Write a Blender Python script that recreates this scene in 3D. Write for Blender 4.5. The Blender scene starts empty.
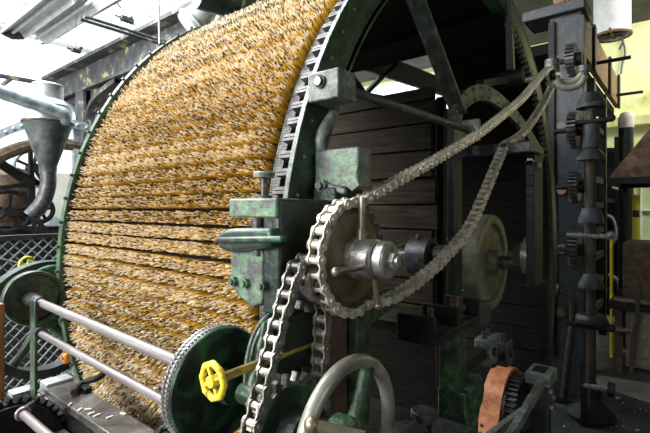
import bpy, math, random
from mathutils import Vector, Matrix
random.seed(7)
PI = math.pi
scene = bpy.context.scene
COL = scene.collection

# ------------------------------------------------------------------ camera
F, CX, CY = 440.0, 325.0, 208.0
SA, CA = 539/math.hypot(539, 440), 440/math.hypot(539, 440)   # world X = machine's drum axis, world Y = along its side
EYE = 1.6
cam_d = bpy.data.cameras.new('camera'); cam = bpy.data.objects.new('camera', cam_d); COL.objects.link(cam)
cam_d.sensor_fit = 'HORIZONTAL'; cam_d.sensor_width = 36; cam_d.lens = 36*F/650
cam_d.shift_y = (CY-216.5)/650
cam_d.clip_start = 0.02
right = Vector((SA, CA, 0)); fwd = Vector((-CA, SA, 0)); up = Vector((0, 0, 1))
cam.matrix_world = Matrix((( right.x, up.x, -fwd.x, 0), (right.y, up.y, -fwd.y, 0), (right.z, up.z, -fwd.z, EYE), (0, 0, 0, 1)))
scene.camera = cam

# ------------------------------------------------------------------ sky, daylight, added fills, exposure
w = bpy.data.worlds.new('sky'); scene.world = w; w.use_nodes = True
bg = w.node_tree.nodes['Background']; bg.inputs[0].default_value = (0.93, 0.97, 1.0, 1); bg.inputs[1].default_value = 2.2
def area(name, loc, target, sx, sy, power, col=(1, 1, 1)):
    l = bpy.data.lights.new(name, 'AREA'); l.shape = 'RECTANGLE'; l.size = sx; l.size_y = sy; l.energy = power; l.color = col
    o = bpy.data.objects.new(name, l); COL.objects.link(o); o.location = loc
    o.rotation_euler = (Vector(target)-Vector(loc)).to_track_quat('-Z', 'Y').to_euler()
    return o
area('window_daylight', (-2.2, -3.7, 3.0), (-1.4, 1.2, 1.3), 4.0, 1.8, 360, (1, 0.985, 0.95))
area('skylight_daylight', (-3.2, 0.3, 4.5), (-1.5, 0.9, 1.6), 2.6, 2.6, 390, (0.97, 0.99, 1))
area('near_fill_light', (3.35, 0.6, 2.75), (-0.6, 1.5, 1.4), 1.6, 1.0, 9, (1, 0.99, 0.96))  # weak fill added to lift the wheel and faces toward the near wall
area('far_wall_fill', (1.6, 7.0, 4.5), (0.2, 9.0, 3.2), 2.0, 1.0, 170, (1, 1, 0.96))  # added fill aimed at the yellow wall to brighten it, no window here
scene.view_settings.view_transform = 'Standard'; scene.view_settings.look = 'None'
scene.view_settings.gamma = 1; scene.view_settings.use_curve_mapping = False
scene.view_settings.exposure = 0.35

# ------------------------------------------------------------------ materials
def node(nt, t, **kw):
    n = nt.nodes.new(t)
    for k, v in kw.items():
        if k in n.inputs: n.inputs[k].default_value = v
        else: setattr(n, k, v)
    return n
def ramp(nt, stops, fac, interp='LINEAR'):
    r = nt.nodes.new('ShaderNodeValToRGB'); r.color_ramp.interpolation = interp
    e = r.color_ramp.elements
    while len(e) < len(stops): e.new(0.5)
    for el, (p, c) in zip(e, stops): el.position = p; el.color = (*c, 1)
    nt.links.new(fac, r.inputs[0]); return r
MATS = {}
def mat(name, stops, scale=20, detail=6, rough=0.5, metal=0.0, bump=0.15, bscale=None, interp='LINEAR', stretch=None, spec=0.5, rvar=0.12, distort=0.3):
    m = bpy.data.materials.new(name); m.use_nodes = True; nt = m.node_tree; b = nt.nodes['Principled BSDF']
    tc = nt.nodes.new('ShaderNodeTexCoord'); src = tc.outputs['Object']
    mp = nt.nodes.new('ShaderNodeMapping'); nt.links.new(src, mp.inputs[0])
    if stretch: mp.inputs['Scale'].default_value = stretch
    oi = nt.nodes.new('ShaderNodeObjectInfo'); vm = nt.nodes.new('ShaderNodeVectorMath'); vm.operation = 'SCALE'; vm.inputs['Scale'].default_value = 37.0
    cb = nt.nodes.new('ShaderNodeCombineXYZ'); 
    for i in range(3): nt.links.new(oi.outputs['Random'], cb.inputs[i])
    nt.links.new(cb.outputs[0], vm.inputs[0]); nt.links.new(vm.outputs[0], mp.inputs['Location'])
    n = node(nt, 'ShaderNodeTexNoise', Scale=scale, Detail=detail, Roughness=0.62, Distortion=distort); nt.links.new(mp.outputs[0], n.inputs['Vector'])
    r = ramp(nt, stops, n.outputs['Fac'], interp); nt.links.new(r.outputs[0], b.inputs['Base Color'])
    n2 = node(nt, 'ShaderNodeTexNoise', Scale=bscale or scale*3, Detail=5); nt.links.new(mp.outputs[0], n2.inputs['Vector'])
    bp = node(nt, 'ShaderNodeBump', Strength=bump, Distance=0.01); nt.links.new(n2.outputs['Fac'], bp.inputs['Height']); nt.links.new(bp.outputs[0], b.inputs['Normal'])
    mr = nt.nodes.new('ShaderNodeMapRange'); mr.inputs[3].default_value = max(0.05, rough-rvar); mr.inputs[4].default_value = min(1, rough+rvar)
    nt.links.new(n2.outputs['Fac'], mr.inputs[0]); nt.links.new(mr.outputs[0], b.inputs['Roughness'])
    b.inputs['Metallic'].default_value = metal; b.inputs['Specular IOR Level'].default_value = spec
    MATS[name] = m; return m
mat('dark_green', [(0.30, (0.012, 0.014, 0.012)), (0.46, (0.018, 0.040, 0.020)), (0.58, (0.034, 0.085, 0.038)), (0.72, (0.085, 0.15, 0.08))], 26, rough=0.36, bump=0.2)
mat('black_green', [(0.35, (0.007, 0.008, 0.008)), (0.55, (0.012, 0.026, 0.018)), (0.75, (0.03, 0.05, 0.038))], 30, rough=0.4, bump=0.25)
mat('patch_green', [(0.0, (0.008, 0.012, 0.010)), (0.50, (0.011, 0.020, 0.014)), (0.54, (0.014, 0.06, 0.026)), (0.62, (0.028, 0.10, 0.045))], 14, 5, rough=0.4, bump=0.2, distort=0.8)
mat('pale_green', [(0.0, (0.03, 0.03, 0.034)), (0.45, (0.08, 0.082, 0.08)), (0.49, (0.09, 0.14, 0.095)), (0.60, (0.125, 0.205, 0.13)), (0.78, (0.21, 0.30, 0.21))], 34, 7, rough=0.5, bump=0.3)
mat('grey_green', [(0.3, (0.04, 0.045, 0.042)), (0.5, (0.11, 0.13, 0.115)), (0.7, (0.25, 0.28, 0.25))], 40, rough=0.45, bump=0.25)
mat('spoke_green', [(0.3, (0.012, 0.016, 0.013)), (0.5, (0.038, 0.048, 0.040)), (0.7, (0.12, 0.135, 0.115))], 30, rough=0.45, bump=0.25)
mat('moss_green', [(0.40, (0.012, 0.016, 0.013)), (0.54, (0.025, 0.062, 0.025)), (0.68, (0.06, 0.17, 0.055))], 34, rough=0.5, bump=0.4)
mat('steel', [(0.3, (0.20, 0.20, 0.20)), (0.5, (0.42, 0.41, 0.40)), (0.7, (0.62, 0.61, 0.59))], 45, rough=0.34, metal=0.85, bump=0.1)
mat('rod_steel', [(0.3, (0.13, 0.112, 0.11)), (0.5, (0.20, 0.178, 0.178)), (0.7, (0.30, 0.275, 0.275))], 30, rough=0.42, metal=0.45, bump=0.05, stretch=(0.2, 3, 3))
mat('dark_steel', [(0.3, (0.035, 0.037, 0.04)), (0.55, (0.09, 0.09, 0.092)), (0.75, (0.18, 0.18, 0.18))], 40, rough=0.42, metal=0.6, bump=0.2)
mat('bronze_steel', [(0.3, (0.10, 0.085, 0.055)), (0.5, (0.20, 0.17, 0.115)), (0.7, (0.32, 0.29, 0.22))], 16, rough=0.40, metal=0.75, bump=0.1)
mat('olive_steel', [(0.3, (0.11, 0.105, 0.075)), (0.5, (0.23, 0.215, 0.155)), (0.72, (0.36, 0.345, 0.27))], 22, rough=0.45, metal=0.4, bump=0.1)
mat('chain_steel', [(0.3, (0.22, 0.20, 0.15)), (0.5, (0.54, 0.50, 0.42)), (0.72, (0.80, 0.76, 0.68))], 60, rough=0.40, metal=0.4, bump=0.1)
mat('oily_chain', [(0.3, (0.10, 0.095, 0.085)), (0.5, (0.25, 0.235, 0.21)), (0.72, (0.50, 0.48, 0.45))], 60, rough=0.33, metal=0.7, bump=0.1)
mat('black_iron', [(0.35, (0.006, 0.006, 0.007)), (0.6, (0.014, 0.015, 0.016)), (0.8, (0.035, 0.035, 0.036))], 35, rough=0.5, bump=0.25, spec=0.25)
mat('blue_iron', [(0.35, (0.010, 0.013, 0.015)), (0.55, (0.022, 0.028, 0.032)), (0.75, (0.06, 0.068, 0.072))], 28, rough=0.45, bump=0.35)
mat('worn_rim', [(0.3, (0.11, 0.115, 0.105)), (0.5, (0.25, 0.245, 0.21)), (0.68, (0.38, 0.37, 0.32))], 13, rough=0.38, metal=0.35, bump=0.1)
mat('rust', [(0.3, (0.03, 0.02, 0.013)), (0.5, (0.075, 0.045, 0.026)), (0.72, (0.14, 0.095, 0.06))], 18, rough=0.75, bump=0.4)
mat('dark_rust', [(0.3, (0.012, 0.009, 0.006)), (0.5, (0.03, 0.02, 0.012)), (0.72, (0.065, 0.042, 0.026))], 18, rough=0.6, bump=0.3)
mat('hood_rust', [(0.3, (0.07, 0.04, 0.025)), (0.5, (0.16, 0.095, 0.058)), (0.72, (0.28, 0.19, 0.125))], 14, rough=0.75, bump=0.3)
mat('rust_red', [(0.3, (0.07, 0.025, 0.015)), (0.6, (0.18, 0.07, 0.04)), (0.8, (0.26, 0.14, 0.09))], 25, rough=0.7, bump=0.3)
mat('belt_leather', [(0.3, (0.24, 0.08, 0.03)), (0.5, (0.56, 0.20, 0.08)), (0.7, (0.72, 0.33, 0.18))], 22, rough=0.5, bump=0.25)
mat('yellow_paint', [(0.30, (0.03, 0.03, 0.02)), (0.40, (0.40, 0.31, 0.02)), (0.46, (0.80, 0.62, 0.03)), (0.7, (0.86, 0.72, 0.10))], 80, rough=0.4, bump=0.2)
mat('yellow_shaft', [(0.3, (0.05, 0.045, 0.02)), (0.48, (0.22, 0.17, 0.03)), (0.6, (0.50, 0.38, 0.04)), (0.75, (0.22, 0.18, 0.08))], 60, rough=0.42, bump=0.2, stretch=(1, 0.5, 1))
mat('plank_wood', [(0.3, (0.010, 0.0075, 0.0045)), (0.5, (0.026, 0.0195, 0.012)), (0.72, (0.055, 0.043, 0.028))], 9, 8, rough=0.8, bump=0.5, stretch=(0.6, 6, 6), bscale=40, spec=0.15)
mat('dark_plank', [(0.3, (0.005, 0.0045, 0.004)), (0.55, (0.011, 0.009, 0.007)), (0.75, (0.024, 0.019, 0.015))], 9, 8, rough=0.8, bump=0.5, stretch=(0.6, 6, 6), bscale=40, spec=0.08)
mat('brown_board', [(0.3, (0.08, 0.042, 0.02)), (0.5, (0.20, 0.11, 0.052)), (0.72, (0.36, 0.23, 0.125))], 10, 8, rough=0.7, bump=0.3, stretch=(4, 0.6, 4), bscale=30)
mat('orange_wood', [(0.3, (0.10, 0.04, 0.015)), (0.55, (0.24, 0.10, 0.035)), (0.75, (0.36, 0.18, 0.08))], 12, rough=0.6, bump=0.3, stretch=(4, 4, 0.5))
mat('zinc', [(0.3, (0.20, 0.22, 0.23)), (0.5, (0.36, 0.39, 0.40)), (0.7, (0.56, 0.58, 0.59))], 12, rough=0.4, metal=0.5, bump=0.08)
mat('cone_zinc', [(0.3, (0.035, 0.042, 0.04)), (0.5, (0.075, 0.088, 0.085)), (0.7, (0.15, 0.17, 0.165))], 12, rough=0.5, metal=0.4, bump=0.15)
mat('girder', [(0.34, (0.03, 0.033, 0.036)), (0.52, (0.06, 0.065, 0.068)), (0.60, (0.12, 0.12, 0.115)), (0.64, (0.46, 0.38, 0.16))], 7, 8, rough=0.7, bump=0.4)
mat('pipe_blue', [(0.3, (0.15, 0.18, 0.20)), (0.5, (0.30, 0.35, 0.38)), (0.7, (0.50, 0.55, 0.57))], 16, rough=0.4, metal=0.3, bump=0.1)
mat('white_enamel', [(0.3, (0.62, 0.64, 0.63)), (0.6, (0.80, 0.81, 0.80)), (0.75, (0.86, 0.86, 0.84))], 9, rough=0.35, bump=0.03)
mat('grey_enamel', [(0.3, (0.42, 0.46, 0.48)), (0.6, (0.58, 0.62, 0.64)), (0.75, (0.68, 0.72, 0.72))], 9, rough=0.35, bump=0.03)
mat('yellow_wall', [(0.30, (0.22, 0.20, 0.04)), (0.37, (0.50, 0.50, 0.18)), (0.46, (0.66, 0.67, 0.30)), (0.6, (0.76, 0.77, 0.42)), (0.8, (0.82, 0.83, 0.55))], 1.6, 9, rough=0.85, bump=0.1)
mat('pale_wall', [(0.3, (0.38, 0.35, 0.27)), (0.45, (0.62, 0.60, 0.52)), (0.7, (0.80, 0.79, 0.74))], 1.3, 8, rough=0.85, bump=0.1)
mat('ceiling_paint', [(0.3, (0.07, 0.07, 0.06)), (0.6, (0.12, 0.12, 0.105)), (0.8, (0.17, 0.17, 0.15))], 2, rough=0.9, bump=0.1, spec=0.1)
mat('concrete', [(0.3, (0.025, 0.027, 0.03)), (0.5, (0.06, 0.063, 0.066)), (0.68, (0.12, 0.12, 0.115)), (0.8, (0.22, 0.21, 0.18))], 2.2, 9, rough=0.45, bump=0.15, bscale=30, spec=0.3)
mat('light_concrete', [(0.3, (0.20, 0.20, 0.175)), (0.55, (0.33, 0.33, 0.30)), (0.8, (0.48, 0.47, 0.43))], 5, 8, rough=0.7, bump=0.15, bscale=40)
mat('plate_steel', [(0.3, (0.10, 0.09, 0.085)), (0.5, (0.21, 0.20, 0.195)), (0.7, (0.40, 0.39, 0.39))], 10, rough=0.28, metal=0.6, bump=0.08)
mat('cream_paper', [(0.3, (0.62, 0.58, 0.46)), (0.7, (0.82, 0.80, 0.72))], 8, rough=0.8, bump=0.05)
mat('hose_rubber', [(0.3, (0.06, 0.06, 0.045)), (0.6, (0.16, 0.155, 0.12)), (0.8, (0.28, 0.27, 0.22))], 30, rough=0.5, bump=0.1)
mat('bright_yellow', [(0.3, (0.65, 0.58, 0.01)), (0.7, (0.82, 0.76, 0.04))], 12, rough=0.5, bump=0.05)
mat('copper', [(0.3, (0.36, 0.16, 0.08)), (0.7, (0.58, 0.32, 0.20))], 40, rough=0.45, metal=0.5, bump=0.1)
mat('orange_paint', [(0.3, (0.35, 0.10, 0.01)), (0.7, (0.72, 0.27, 0.03))], 40, rough=0.5, bump=0.1)
def perforated():
    m = mat('perforated_plate', [(0.3, (0.045, 0.043, 0.042)), (0.5, (0.085, 0.082, 0.08)), (0.7, (0.15, 0.145, 0.14))], 40, rough=0.55, metal=0.2, bump=0.1)
    nt = m.node_tree; b = nt.nodes['Principled BSDF']
    old = b.inputs['Base Color'].links[0].from_socket
    tc = nt.nodes.new('ShaderNodeTexCoord'); v = node(nt, 'ShaderNodeTexVoronoi', Scale=150.0, Randomness=0.15)
    nt.links.new(tc.outputs['Object'], v.inputs['Vector'])
    r = ramp(nt, [(0.30, (0.06, 0.05, 0.04)), (0.36, (1, 1, 1))], v.outputs['Distance'])
    mx = nt.nodes.new('ShaderNodeMix'); mx.data_type = 'RGBA'; mx.blend_type = 'MULTIPLY'; mx.inputs[0].default_value = 1
    nt.links.new(old, mx.inputs[6]); nt.links.new(r.outputs[0], mx.inputs[7]); nt.links.new(mx.outputs[2], b.inputs['Base Color'])
perforated()
def spine_mat():
    m = bpy.data.materials.new('teasel_spine'); m.use_nodes = True; nt = m.node_tree; b = nt.nodes['Principled BSDF']
    a = nt.nodes.new('ShaderNodeVertexColor'); a.layer_name = 'Col'
    nt.links.new(a.outputs[0], b.inputs['Base Color']); b.inputs['Roughness'].default_value = 0.5; b.inputs['Specular IOR Level'].default_value = 0.35
    MATS['teasel_spine'] = m
spine_mat()
def glass():
    m = bpy.data.materials.new('pane_glass'); m.use_nodes = True; nt = m.node_tree; nt.nodes.clear()
    o = nt.nodes.new('ShaderNodeOutputMaterial'); t = node(nt, 'ShaderNodeBsdfTransparent'); t.inputs[0].default_value = (0.93, 0.96, 0.97, 1)
    g = node(nt, 'ShaderNodeBsdfGlossy', Roughness=0.05); mx = nt.nodes.new('ShaderNodeMixShader'); mx.inputs[0].default_value = 0.06
    nt.links.new(t.outputs[0], mx.inputs[1]); nt.links.new(g.outputs[0], mx.inputs[2]); nt.links.new(mx.outputs[0], o.inputs[0])
    MATS['pane_glass'] = m
glass()

# ------------------------------------------------------------------ geometry helpers
def ray(px, py):
    u = (px-CX)/F; v = (CY-py)/F
    return Vector((SA*u-CA, CA*u+SA, v))
def onX(px, py, X):
    d = ray(px, py); t = X/d.x; return Vector((X, t*d.y, EYE+t*d.z))
def onY(px, py, Y):
    d = ray(px, py); t = Y/d.y; return Vector((t*d.x, Y, EYE+t*d.z))
def onZ(px, py, Z):
    d = ray(px, py); t = (Z-EYE)/d.z; return Vector((t*d.x, t*d.y, Z))
ORG = {}
def basis(d):
    d = Vector(d).normalized(); a = Vector((0, 0, 1)) if abs(d.z) < 0.9 else Vector((1, 0, 0))
    u = d.cross(a).normalized(); v = u.cross(d).normalized(); return d, u, v
class MB:
    def __init__(s): s.v = []; s.f = []
    def add(s, vs, fs):
        o = len(s.v); s.v += [Vector(x) for x in vs]; s.f += [[i+o for i in q] for q in fs]; return s
    def box(s, x0, x1, y0, y1, z0, z1):
        x0, x1 = sorted((x0, x1)); y0, y1 = sorted((y0, y1)); z0, z1 = sorted((z0, z1))
        return s.add([(x0,y0,z0),(x1,y0,z0),(x1,y1,z0),(x0,y1,z0),(x0,y0,z1),(x1,y0,z1),(x1,y1,z1),(x0,y1,z1)],
                     [[0,3,2,1],[4,5,6,7],[0,1,5,4],[1,2,6,5],[2,3,7,6],[3,0,4,7]])
    def bar(s, p0, p1, w, h, upv=None):
        p0 = Vector(p0); p1 = Vector(p1); d = (p1-p0).normalized()
        a = Vector(upv) if upv else (Vector((0,0,1)) if abs(d.z) < 0.9 else Vector((1,0,0)))
        u = d.cross(a).normalized()*(w/2); v = u.cross(d).normalized()*(h/2)
        vs = [p+su*u+sv*v for p in (p0, p1) for su, sv in ((-1,-1),(1,-1),(1,1),(-1,1))]
        return s.add(vs, [[0,1,2,3],[7,6,5,4],[0,4,5,1],[1,5,6,2],[2,6,7,3],[3,7,4,0]])
    def cyl(s, p0, p1, r0, r1=None, n=20, caps=True):
        r1 = r0 if r1 is None else r1; p0 = Vector(p0); p1 = Vector(p1); d, u, v = basis(p1-p0)
        vs = []
        for p, r in ((p0, r0), (p1, r1)):
            vs += [p+(u*math.cos(2*PI*i/n)+v*math.sin(2*PI*i/n))*r for i in range(n)]
        fs = [[i, (i+1) % n, n+(i+1) % n, n+i] for i in range(n)]
        if caps: fs += [list(range(n))[::-1], [n+i for i in range(n)]]
        return s.add(vs, fs)
    def lathe(s, p0, axis, prof, n=32):          # prof: (distance along axis, radius)
        p0 = Vector(p0); d, u, v = basis(axis); vs = []
        for a, r in prof:
            vs += [p0+d*a+(u*math.cos(2*PI*i/n)+v*math.sin(2*PI*i/n))*max(r, 1e-4) for i in range(n)]
        fs = []
        for k in range(len(prof)-1):
            fs += [[k*n+i, k*n+(i+1) % n, (k+1)*n+(i+1) % n, (k+1)*n+i] for i in range(n)]
        m = (len(prof)-1)*n
        fs += [list(range(n))[::-1], [m+i for i in range(n)]]
        return s.add(vs, fs)
    def ring(s, c, axis, ri, ro, h, n=64, a0=0, a1=2*PI):   # flat annulus from c to c+axis*h
        c = Vector(c); d, u, v = basis(axis); full = abs(a1-a0-2*PI) < 1e-6; m = n if full else n+1
        vs = []
        for i in range(m):
            a = a0+(a1-a0)*i/n; e = u*math.cos(a)+v*math.sin(a)
            vs += [c+e*ri, c+e*ro, c+e*ro+d*h, c+e*ri+d*h]
        fs = []
        for i in range(n):
            p = 4*i; q = 4*((i+1) % m)
            for k in range(4): fs.append([p+k, p+(k+1) % 4, q+(k+1) % 4, q+k])
        if not full: fs += [[0,1,2,3], [4*n+3,4*n+2,4*n+1,4*n]]
        return s.add(vs, fs)
    def torus(s, c, axis, R, r, n=48, m=12, a0=0, a1=2*PI):
        c = Vector(c); d, u, v = basis(axis); vs = []
        full = abs(a1-a0-2*PI) < 1e-6; k = n if full else n+1
        for i in range(k):
            a = a0+(a1-a0)*i/n; e = u*math.cos(a)+v*math.sin(a)
            vs += [c+e*(R+r*math.cos(2*PI*j/m))+d*(r*math.sin(2*PI*j/m)) for j in range(m)]
        fs = [[(i*m+j), (i*m+(j+1) % m), ((i+1) % k)*m+(j+1) % m, ((i+1) % k)*m+j] for i in range(n) for j in range(m)]
        return s.add(vs, fs)
    def tube(s, path, r, n=10, closed=False):
        P = [Vector(p) for p in path]; N = len(P); vs = []; pu = None
        for i, p in enumerate(P):
            if closed: t = P[(i+1) % N]-P[i-1]
            else: t = P[min(i+1, N-1)]-P[max(i-1, 0)]
            t.normalize()
            if pu is None: _, u, v = basis(t)
            else:
                u = (pu-t*pu.dot(t)).normalized(); v = u.cross(t).normalized()
            pu = u; rr = r[i] if isinstance(r, (list, tuple)) else r
            vs += [p+(u*math.cos(2*PI*j/n)+v*math.sin(2*PI*j/n))*rr for j in range(n)]
        K = N if closed else N-1
        fs = [[i*n+j, i*n+(j+1) % n, ((i+1) % N)*n+(j+1) % n, ((i+1) % N)*n+j] for i in range(K) for j in range(n)]
        if not closed: fs += [list(range(n))[::-1], [(N-1)*n+j for j in range(n)]]
        return s.add(vs, fs)
    def prism(s, pts, axis, h):                  # polygon (3d points) extruded along axis by h
        a = Vector(axis).normalized()*h; n = len(pts); P = [Vector(p) for p in pts]
        return s.add(P+[p+a for p in P], [list(range(n))[::-1], [n+i for i in range(n)]]+[[i, (i+1) % n, n+(i+1) % n, n+i] for i in range(n)])
    def ball(s, c, r, n=12, m=8, sz=1):
        c = Vector(c); vs = [c+Vector((0,0,-r*sz))]
        for k in range(1, m):
            a = -PI/2+PI*k/m
            vs += [c+Vector((r*math.cos(a)*math.cos(2*PI*i/n), r*math.cos(a)*math.sin(2*PI*i/n), r*sz*math.sin(a))) for i in range(n)]
        vs.append(c+Vector((0,0,r*sz))); fs = [[0, 1+(i+1) % n, 1+i] for i in range(n)]
        for k in range(m-2): fs += [[1+k*n+i, 1+k*n+(i+1) % n, 1+(k+1)*n+(i+1) % n, 1+(k+1)*n+i] for i in range(n)]
        L = len(vs)-1; b = 1+(m-2)*n; fs += [[b+i, b+(i+1) % n, L] for i in range(n)]
        return s.add(vs, fs)
    def gear(s, c, axis, ri, ro, n, h, duty=0.5):
        c = Vector(c); d, u, v = basis(axis); pts = []
        for i in range(n):
            for q, r in ((0, ri), (0.25*duty, ro), (0.75*duty, ro), (duty, ri)):
                a = 2*PI*(i+q)/n; pts.append(c+(u*math.cos(a)+v*math.sin(a))*r)
        return s.prism(pts, d, h)
    def nut(s, c, axis, r, h): return s.cyl(c, Vector(c)+Vector(axis).normalized()*h, r, r, 6)
    def build(s, name, m, parent=None, bevel=0.0, smooth=35, kind=None, label=None):
        me = bpy.data.meshes.new(name)
        if parent: o0 = ORG[parent.name]
        else:
            xs = [p.x for p in s.v]; ys = [p.y for p in s.v]; zs = [p.z for p in s.v]
            o0 = Vector(((min(xs)+max(xs))/2, (min(ys)+max(ys))/2, min(zs)))
        me.from_pydata([tuple(p-o0) for p in s.v], [], s.f); me.update()
        import bmesh
        bm = bmesh.new(); bm.from_mesh(me); bmesh.ops.recalc_face_normals(bm, faces=bm.faces[:]); bm.to_mesh(me); bm.free()
        if smooth:
            me.shade_smooth(); me.set_sharp_from_angle(angle=math.radians(smooth))
        me.materials.append(MATS[m])
        o = bpy.data.objects.new(name, me); COL.objects.link(o); ORG[o.name] = o0
        if parent: o.parent = parent
        else: o.location = o0
        if bevel:
            b = o.modifiers.new('bevel', 'BEVEL'); b.width = bevel; b.segments = 2; b.limit_method = 'ANGLE'; b.angle_limit = 0.7; b.harden_normals = False
        if kind: o['kind'] = kind
        if label: o['label'] = label
        return o
def thing(name, loc, label, cat, group=None):
    o = bpy.data.objects.new(name, None); COL.objects.link(o); o.location = loc; o.empty_display_size = 0.05
    ORG[o.name] = Vector(loc); o['label'] = label; o['category'] = cat
    if group: o['group'] = group
    return o
def tag(o, label, cat, group=None):
    o['label'] = label; o['category'] = cat
    if group: o['group'] = group
    return o
def shared(name, mesh, parent, M, kind=None):
    o = bpy.data.objects.new(name, mesh); COL.objects.link(o); o.parent = parent; o.matrix_local = M; ORG[o.name] = Vector((0,0,0))
    if kind: o['kind'] = kind
    return o
def spline(P, k=6):
    P = [Vector(p) for p in P]; out = []
    for i in range(len(P)-1):
        a = P[max(i-1, 0)]; b = P[i]; c = P[i+1]; d = P[min(i+2, len(P)-1)]
        for j in range(k):
            t = j/k; out.append(0.5*((2*b)+(c-a)*t+(2*a-5*b+4*c-d)*t*t+(3*b-a-3*c+d)*t**3))
    out.append(P[-1]); return out
def struct(o): o['kind'] = 'structure'; return o
XAX = (1, 0, 0); YAX = (0, 1, 0); ZAX = (0, 0, 1)

# ================================================================== THE ROOM
RX0, RX1, RY0, RY1, RZ = -9.0, 3.5, -4.0, 9.0, 4.7
struct(MB().box(RX0, RX1, RY0, RY1, -0.1, 0).build('floor', 'concrete', smooth=0))
# back wall (X = RX0): pale wall with one long window band
m = MB(); WZ0, WZ1, WY0, WY1 = 2.25, 4.66, -3.2, 8.4
m.box(RX0-0.25, RX0, RY0, RY1, 0, WZ0).box(RX0-0.25, RX0, RY0, RY1, WZ1, RZ).box(RX0-0.25, RX0, RY0, WY0, WZ0, WZ1).box(RX0-0.25, RX0, WY1, RY1, WZ0, WZ1)
struct(m.build('wall_back', 'pale_wall', smooth=0))
def window(name, lo, hi, axis, nh, nv):
    root = bpy.data.objects.new(name, None); COL.objects.link(root); root.location = lo; ORG[root.name] = Vector(lo); struct(root)
    a = 1 if axis == 0 else 0
    f = MB(); L = hi[a]-lo[a]; H = hi[2]-lo[2]; t = 0.016
    def seg(a0, a1, z0, z1, d=0.03):
        if axis == 0: f.box(lo[0]-d, lo[0]+d, a0, a1, z0, z1)
        else: f.box(a0, a1, lo[1]-d, lo[1]+d, z0, z1)
    for i in range(nh+1): seg(lo[a]+L*i/nh-t/2, lo[a]+L*i/nh+t/2, lo[2], hi[2])
    for j in range(nv+1): seg(lo[a], hi[a], lo[2]+H*j/nv-t/2, lo[2]+H*j/nv+t/2, 0.025)
    f.build('frame', 'white_enamel', root, smooth=0)
    pm = None
    for i in range(nh):
        for j in range(nv):
            y0 = lo[a]+L*i/nh+t/2; y1 = lo[a]+L*(i+1)/nh-t/2; z0 = lo[2]+H*j/nv+t/2; z1 = lo[2]+H*(j+1)/nv-t/2
            q = MB()
            if axis == 0: q.box(lo[0]-0.003, lo[0]+0.003, y0, y1, z0, z1)
            else: q.box(y0, y1, lo[1]-0.003, lo[1]+0.003, z0, z1)
            q.build('pane', 'pane_glass', root, smooth=0)
    return root
window('window_1', (RX0-0.12, WY0, WZ0), (RX0-0.12, WY1, WZ1), 0, 10, 2)
# right wall (Y = RY1): stained yellow, with a ledge
VX0, VX1, VZ0, VZ1 = -8.6, -2.6, 2.3, 4.6
struct(MB().box(RX0, VX0, RY1, RY1+0.25, 0, RZ).box(VX1, RX1, RY1, RY1+0.25, 0, RZ).box(VX0, VX1, RY1, RY1+0.25, 0, VZ0).box(VX0, VX1, RY1, RY1+0.25, VZ1, RZ).build('wall_right', 'yellow_wall', smooth=0))
window('window_5', (VX0, RY1+0.1, VZ0), (VX1, RY1+0.1, VZ1), 1, 5, 2)
struct(MB().box(-1.2, 2.2, RY1-0.22, RY1, 2.95, 3.12).build('trim_1', 'yellow_wall', bevel=0.02))
# left wall (Y = RY0) with windows, out of the picture; near wall (X = RX1)
m = MB(); LX0, LX1, LZ0, LZ1 = -4.4, 0.0, 2.0, 4.0
m.box(RX0, LX0, RY0-0.25, RY0, 0, RZ).box(LX1, RX1, RY0-0.25, RY0, 0, RZ).box(LX0, LX1, RY0-0.25, RY0, 0, LZ0).box(LX0, LX1, RY0-0.25, RY0, LZ1, RZ)
struct(m.build('wall_left', 'pale_wall', smooth=0))
window('window_2', (LX0, RY0-0.12, LZ0), (LX1, RY0-0.12, LZ1), 1, 4, 2)
struct(MB().box(RX1, RX1+0.25, RY0, -0.2, 0, RZ).box(RX1, RX1+0.25, 1.4, RY1, 0, RZ).box(RX1, RX1+0.25, -0.2, 1.4, 0, 2.2).box(RX1, RX1+0.25, -0.2, 1.4, 3.2, RZ).build('wall_near', 'ceiling_paint', smooth=0))
window('added_window', (RX1+0.1, -0.2, 2.2), (RX1+0.1, 1.4, 3.2), 0, 3, 2)  # unseen window, added to go with the near-side fill
# ceiling: solid over the machine, glazed strip over the far bays
SKX = -2.4; SY0, SY1 = -3.4, 5.2
m = MB().box(SKX, RX1, RY0, RY1, RZ, RZ+0.2).box(RX0, SKX, RY0, SY0, RZ, RZ+0.2).box(RX0, SKX, SY1, RY1, RZ, RZ+0.2)
struct(m.build('ceiling', 'ceiling_paint', smooth=0))
root = bpy.data.objects.new('window_3', None); COL.objects.link(root); root.location = (RX0, SY0, RZ); ORG[root.name] = Vector((RX0, SY0, RZ)); struct(root)
nx, ny = 6, 6; f = MB(); dx = (SKX-RX0)/nx; dy = (SY1-SY0)/ny
for i in range(nx+1): f.box(RX0+dx*i-0.012, RX0+dx*i+0.012, SY0, SY1, RZ+0.03, RZ+0.08)
for j in range(ny+1): f.box(RX0, SKX, SY0+dy*j-0.01, SY0+dy*j+0.01, RZ+0.035, RZ+0.08)
f.build('frame', 'white_enamel', root, smooth=0)
for i in range(nx):
    for j in range(ny):
        MB().box(RX0+dx*i+0.02, RX0+dx*(i+1)-0.02, SY0+dy*j+0.015, SY0+dy*(j+1)-0.015, RZ+0.055, RZ+0.061).build('pane', 'pane_glass', root, smooth=0)

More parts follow.
